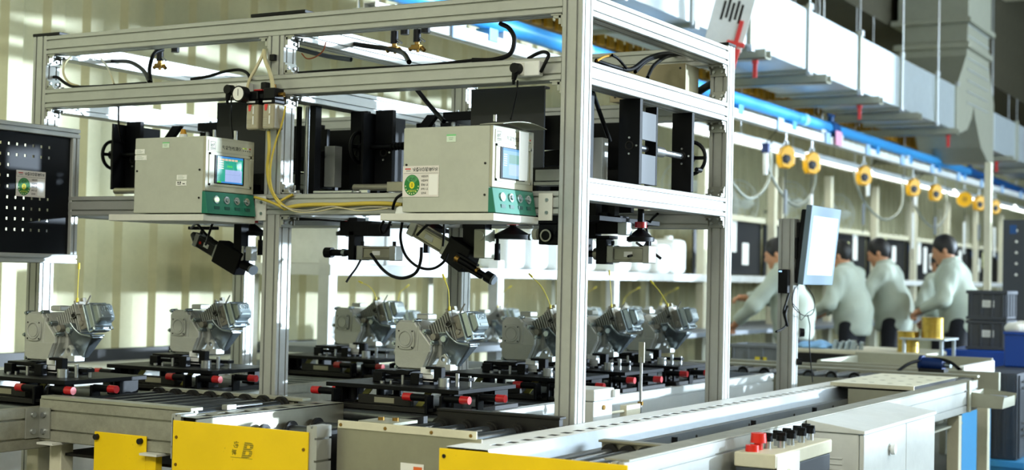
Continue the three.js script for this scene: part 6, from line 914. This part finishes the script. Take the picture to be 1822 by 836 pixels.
  mk('jacket', nets(jacketF, [x0, hip[1] - 0.22, -0.45], [x1, 1.55, 0.45], 0.0125), M.jacket); mk('trousers', nets(trouF, [x0, 0.02, -0.32], [x1, 1.1, 0.32], 0.018), M.trousers); mk('shoes', nets(shoeF, [x0, -0.03, -0.25], [x1, 0.2, 0.25], 0.014), M.blackRubber);
  const collar = mk('collar', nets((x, y, z) => Math.max(Math.abs(cap([x, y, z], [chest[0], 1.38, 0], [neck[0] - 0.01, neck[1] + 0.05, 0], 0.082, 0.07)) - 0.008, 1.385 - y + 0.25 * (x - neck[0]) * -1, y - 1.47 - 0.25 * (x - neck[0])), [neck[0] - 0.14, 1.34, -0.14], [neck[0] + 0.16, 1.55, 0.14], 0.009), M.jacket); void collar;
  return o;
}
const reach = { near: [[-0.22, 1.13, 0.25], [-0.44, 1.16, 0.1]], far: [[-0.24, 1.14, -0.22], [-0.46, 1.14, -0.06]] }, low = { near: [[-0.12, 1.08, 0.27], [-0.33, 0.98, 0.16]], far: [[-0.16, 1.1, -0.24], [-0.36, 0.98, -0.1]] };
person('worker in a pale grey jacket with both arms reaching forward, left of the monitor post', [-1.86, 0, -7.6], 0.1, 0.96, { ...reach, chest: [-0.08, 1.24, 0], near: [[-0.3, 1.08, 0.24], [-0.48, 0.92, 0.12]], nod: 0.35 });
person('worker in a pale grey jacket whose head is behind the monitor', [-1.75, 0, -8.95], -0.15, 0.97, { ...low, chest: [-0.06, 1.25, 0], nod: 0.4 });
person('worker in a pale grey jacket with head bent down, between monitor and woman', [-1.58, 0, -9.7], 0.05, 1.0, { ...reach, chest: [-0.07, 1.25, 0], nod: 0.4 });
person('small worker with hair tied up and a bright hair clip', [-1.12, 0, -10.4], -0.3, 0.9, { ...low, chest: [-0.06, 1.25, 0], nod: 0.3, bun: true });
person('worker half hidden behind the woman with tied hair', [-1.45, 0, -11.3], -0.6, 0.95, { ...low, chest: [-0.05, 1.25, 0], nod: 0.3 });
person('tall worker with short black hair behind the stacked dark crates', [-0.92, 0, -9.6], 0.1, 1.02, { ...low, chest: [-0.07, 1.25, 0], nod: 0.35 });
// ---------------------------------------------------------------- crates, tins and far tables at the right
{
  const label = canvasMat('crateLabel', 128, 80, (g, w, h) => { g.fillStyle = '#d9dcd8'; g.fillRect(0, 0, w, h); g.fillStyle = '#8d9190'; for (let i = 0; i < 4; i++) g.fillRect(14, 14 + i * 16, 60 + (i * 23) % 40, 6); });
  const crate = (text, x, y, z, w, h, d, m, tag) => { const o = wthing('plastic_crate', text, 'crate', [x, y, z], 0, 'plastic crates'); part(o, 'wall', [lim(x - w / 2, x + w / 2, y, y + h, z + d / 2 - 0.012, z + d / 2, 0.003), lim(x - w / 2, x + w / 2, y, y + h, z - d / 2, z - d / 2 + 0.012, 0.003), lim(x - w / 2, x - w / 2 + 0.012, y, y + h, z - d / 2, z + d / 2, 0.003), lim(x + w / 2 - 0.012, x + w / 2, y, y + h, z - d / 2, z + d / 2, 0.003), lim(x - w / 2, x + w / 2, y, y + 0.012, z - d / 2, z + d / 2)], m);
    part(o, 'rim', [lim(x - w / 2 - 0.012, x + w / 2 + 0.012, y + h - 0.025, y + h - 0.001, z + d / 2, z + d / 2 + 0.012, 0.003), lim(x + w / 2, x + w / 2 + 0.012, y + h - 0.025, y + h - 0.001, z - d / 2, z + d / 2, 0.003), lim(x - w / 2 - 0.012, x + w / 2 + 0.012, y + 0.002, y + 0.025, z + d / 2, z + d / 2 + 0.01, 0.003)], m); part(o, 'rib', Array.from({ length: 4 }, (_, i) => lim(x - w / 2 + 0.02 + i * (w - 0.04) / 3 - 0.008, x - w / 2 + 0.02 + i * (w - 0.04) / 3 + 0.008, y + 0.025, y + h - 0.025, z + d / 2, z + d / 2 + 0.01, 0.002)).concat(Array.from({ length: 4 }, (_, i) => lim(x + w / 2, x + w / 2 + 0.01, y + 0.025, y + h - 0.025, z - d / 2 + 0.04 + i * (d - 0.08) / 3, z - d / 2 + 0.056 + i * (d - 0.08) / 3, 0.002))), m);
    if (tag) sheet(o, 'paper_label', 0.085, 0.05, [x + 0.01, y + h * 0.55, z + d / 2 + 0.006], 'z', label, 'pale paper label'); return o; };
  const st = wthing('crate_trolley', 'low blue trolley base under the stacked dark crates', 'trolley', [-0.05, 0, -6.7]); part(st, 'deck', lim(-0.3, 0.2, 0.66, 0.778, -7.0, -6.4, 0.01), M.blueBin); pieces(st, 'leg', [lim(-0.28, -0.22, 0, 0.66, -6.5, -6.44), lim(0.12, 0.18, 0, 0.66, -6.5, -6.44), lim(-0.28, -0.22, 0, 0.66, -6.96, -6.9), lim(0.12, 0.18, 0, 0.66, -6.96, -6.9)], M.navy);
  crate('dark grey crate with a pale label, lower of the stack behind the conveyor', -0.02, 0.779, -6.68, 0.27, 0.215, 0.36, M.crateGray, true); crate('dark grey crate with a pale label, topmost of the stack before the tall worker', -0.02, 0.996, -6.68, 0.27, 0.215, 0.36, M.crateGray, true);
  crate('light grey crate with yellow tags on the floor side of the far right post', -1.3, 0.64, -5.35, 0.36, 0.165, 0.3, M.crateLight, false); single('yellow_tag', 'pair of yellow tags on the light grey crate', 'tag', [lim(-1.3, -1.265, 0.68, 0.72, -5.194, -5.19), lim(-1.25, -1.215, 0.68, 0.72, -5.194, -5.19)], M.yellowTag);
  const cs = wthing('crate_stand', 'plain steel stand under the light grey crate', 'stand', [-1.3, 0, -5.35]); part(cs, 'top', lim(-1.5, -1.1, 0.6, 0.638, -5.55, -5.15, 0.003), M.galvDull); pieces(cs, 'leg', [[-1.47, -5.2], [-1.13, -5.2], [-1.47, -5.5], [-1.13, -5.5]].map(([x, z]) => lim(x - 0.02, x + 0.02, 0, 0.6, z - 0.02, z + 0.02)), M.cream);
  for (const [z0, z1, x0, x1, w] of [[-5.6, -5.05, 0.2, 0.48, 'nearer dark grey locker'], [-6.2, -5.63, 0.2, 0.48, 'farther dark grey locker']]) {
    const o = wthing('tool_locker', w + ' with silver latches on the blue pallet', 'locker', [(x0 + x1) / 2, 0.16, (z0 + z1) / 2], 0, 'dark lockers'); part(o, 'body', lim(x0, x1, 0.162, 0.7, z0, z1, 0.006), M.crateGray); pieces(o, 'corner_post', [lim(x1, x1 + 0.012, 0.17, 0.69, z0 + 0.02, z0 + 0.05), lim(x1, x1 + 0.012, 0.17, 0.69, z1 - 0.05, z1 - 0.02)], M.crateGray); part(o, 'latch', [0.3, 0.34, 0.38, 0.6, 0.64].map((y) => lim(x1 + 0.012, x1 + 0.02, y, y + 0.012, z0 + 0.15, z1 - 0.12)), M.steel); part(o, 'latch_rod', cyl([x1 + 0.018, 0.2, (z0 + z1) / 2], [x1 + 0.018, 0.67, (z0 + z1) / 2], 0.008), M.steel); part(o, 'rib', Array.from({ length: 5 }, (_, i) => lim(x0 + 0.03 + i * 0.055, x0 + 0.045 + i * 0.055, 0.18, 0.68, z1, z1 + 0.008)), M.crateGray);
  }
  const pl = wthing('blue_pallet', 'bright blue plastic pallet under the dark lockers', 'pallet', [0.35, 0, -5.6]); part(pl, 'deck', lim(0.15, 0.54, 0.12, 0.16, -6.25, -4.98, 0.004), M.blueLight); pieces(pl, 'runner', [-6.2, -5.6, -5.04].map((z) => lim(0.15, 0.54, 0.02, 0.12, z - 0.04, z + 0.04, 0.004)), M.blueLight); part(pl, 'skid', lim(0.15, 0.54, 0, 0.02, -6.25, -4.98, 0.003), M.blueLight);
  const ft = wthing('far_table', 'far steel table with light blue side panel', 'table', [-0.05, 0, -4.5]); part(ft, 'trough_floor', lim(-0.5, 0.36, 0.66, 0.68, -4.9, -4.1, 0.004), M.galvDull); pieces(ft, 'trough_wall', [lim(-0.5, 0.36, 0.68, 0.8, -4.9, -4.88, 0.002), lim(-0.5, 0.36, 0.68, 0.775, -4.12, -4.1, 0.002), lim(-0.5, -0.48, 0.68, 0.78, -4.88, -4.12, 0.002)], M.galvDull); part(ft, 'trough_edge', lim(0.34, 0.37, 0.68, 0.785, -4.9, -4.1, 0.003), M.white); part(ft, 'side_panel', lim(0.345, 0.355, 0.1, 0.66, -4.88, -4.12), M.blueLight); pieces(ft, 'leg', [[-0.45, -4.15], [0.3, -4.15], [-0.45, -4.85], [0.3, -4.85]].map(([x, z]) => lim(x - 0.025, x + 0.025, 0, 0.66, z - 0.025, z + 0.025)), M.cream);
  const mt = wthing('pump_motor', 'small dark blue motor lying on the far conveyor end', 'motor', [0.31, 0.775, -3.72]); part(mt, 'housing', [cyl([0.23, 0.812, -3.72], [0.35, 0.808, -3.7], 0.034, 0.034, 20), cyl([0.215, 0.813, -3.723], [0.232, 0.812, -3.72], 0.042, 0.042, 20)], M.navy); part(mt, 'shaft_end', cyl([0.35, 0.808, -3.7], [0.39, 0.806, -3.69], 0.016, 0.014, 14), M.zinc); part(mt, 'cradle', lim(0.22, 0.36, 0.767, 0.785, -3.76, -3.66), M.darkSteel);
  const tb = wthing('work_table', 'cream work table carrying brass tins and white parts', 'table', [-0.75, 0, -6.2]); part(tb, 'top', lim(-1.25, -0.28, 0.735, 0.762, -6.6, -5.8, 0.004), M.cream); pieces(tb, 'leg', [[-1.2, -5.85], [-0.33, -5.85], [-1.2, -6.55], [-0.33, -6.55]].map(([x, z]) => lim(x - 0.025, x + 0.025, 0, 0.735, z - 0.025, z + 0.025)), M.galvDull); part(tb, 'apron', lim(-1.25, -0.28, 0.66, 0.735, -5.805, -5.8), M.darkSteel); part(tb, 'riser', [lim(-0.48, -0.16, 0.855, 0.868, -6.25, -5.85, 0.003), lim(-0.46, -0.44, 0.762, 0.855, -5.88, -5.86), lim(-0.2, -0.18, 0.5, 0.855, -5.88, -5.86), lim(-0.46, -0.44, 0.762, 0.855, -6.24, -6.22), lim(-0.2, -0.18, 0.5, 0.855, -6.24, -6.22)], M.galv);
  for (const [x, y, w] of [[-0.455, 0.762, 'brass tin standing on the cream table, lower one'], [-0.285, 0.868, 'brass tin standing on the raised shelf, upper one']]) { const o = thing('brass_tin', w, 'tin', [x, y, -6.0], 0, 'brass tins'); part(o, 'tin', lathe([[0.001, 0], [0.078, 0], [0.078, 0.004], [0.075, 0.008], [0.075, 0.138], [0.078, 0.142], [0.078, 0.147], [0.001, 0.147]], 28), M.brassTin); part(o, 'rib', [ring(0, 0.05, 0, 0.075, 0.003, 'y', 28), ring(0, 0.1, 0, 0.075, 0.003, 'y', 28)], M.brassTin); }
  single('parts_heap', 'heap of small silver castings on the cream table', 'castings', Array.from({ length: 9 }, (_, i) => cyl([-0.98 + (i % 5) * 0.045, 0.762, -6.0 + (i > 4 ? 0.05 : 0)], [-0.965 + (i % 5) * 0.045, 0.81 + (i % 3) * 0.01, -6.0 + (i > 4 ? 0.05 : 0)], 0.02, 0.016, 12)), M.zinc); single('blue_cloth', 'crumpled pale blue cloth at the left end of the cream table', 'cloth', nets((x, y, z) => Math.max(ell([x, y, z], [-1.12, 0.765, -6.0], [0.13, 0.05, 0.12]) + 0.012 * Math.sin(40 * x + 22 * z) * Math.sin(35 * z), 0.763 - y), [-1.3, 0.75, -6.2], [-0.95, 0.85, -5.8], 0.012), M.clothBlue);
  const bb = wthing('blue_bin', 'deep blue bin at the right edge with a white bag on top', 'bin', [0.37, 0.7015, -5.95]); part(bb, 'bin', lim(0.245, 0.5, 0.7015, 0.935, -6.1, -5.8, 0.01), M.blueBin); part(bb, 'bag', nets((x, y, z) => ell([x, y, z], [0.36, 0.96, -5.95], [0.135, 0.05, 0.13]) + 0.006 * Math.sin(45 * x) * Math.sin(38 * z), [0.2, 0.88, -6.12], [0.53, 1.03, -5.78], 0.012), M.paper, 'white plastic bag'); part(bb, 'rim', [lim(0.24, 0.505, 0.92, 0.94, -5.8, -5.79, 0.003), lim(0.5, 0.508, 0.92, 0.94, -6.1, -5.79, 0.003)], M.blueBin);
  const lp = wthing('line_post', 'tall cream post at the far end of the hoist line', 'post', [-0.55, 0, -9.0]); part(lp, 'post', lim(-0.58, -0.52, 0.012, 2.35, -9.03, -8.97, 0.004), M.cream); part(lp, 'foot', lim(-0.64, -0.46, 0, 0.012, -9.09, -8.91), M.cream);
  const ps = wthing('panel_screen', 'dark panel with white dots and a blue square at the right edge', 'panel', [-0.2, 0, -9.3]); part(ps, 'panel', lim(-0.48, 0.2, 0.6, 1.85, -9.32, -9.3, 0.003), M.crateGray); pieces(ps, 'dot', Array.from({ length: 5 }, (_, i) => cyl([-0.36, 1.35 + i * 0.1, -9.3], [-0.36, 1.35 + i * 0.1, -9.297], 0.012, 0.012, 10)), M.paper); part(ps, 'blue_square', lim(-0.42, -0.36, 1.72, 1.8, -9.3, -9.295), M.blueDeep); pieces(ps, 'leg', [lim(-0.46, -0.42, 0, 0.6, -9.33, -9.29), lim(0.14, 0.18, 0, 0.6, -9.33, -9.29)], M.darkSteel);
}
renderer.render(scene, camera);
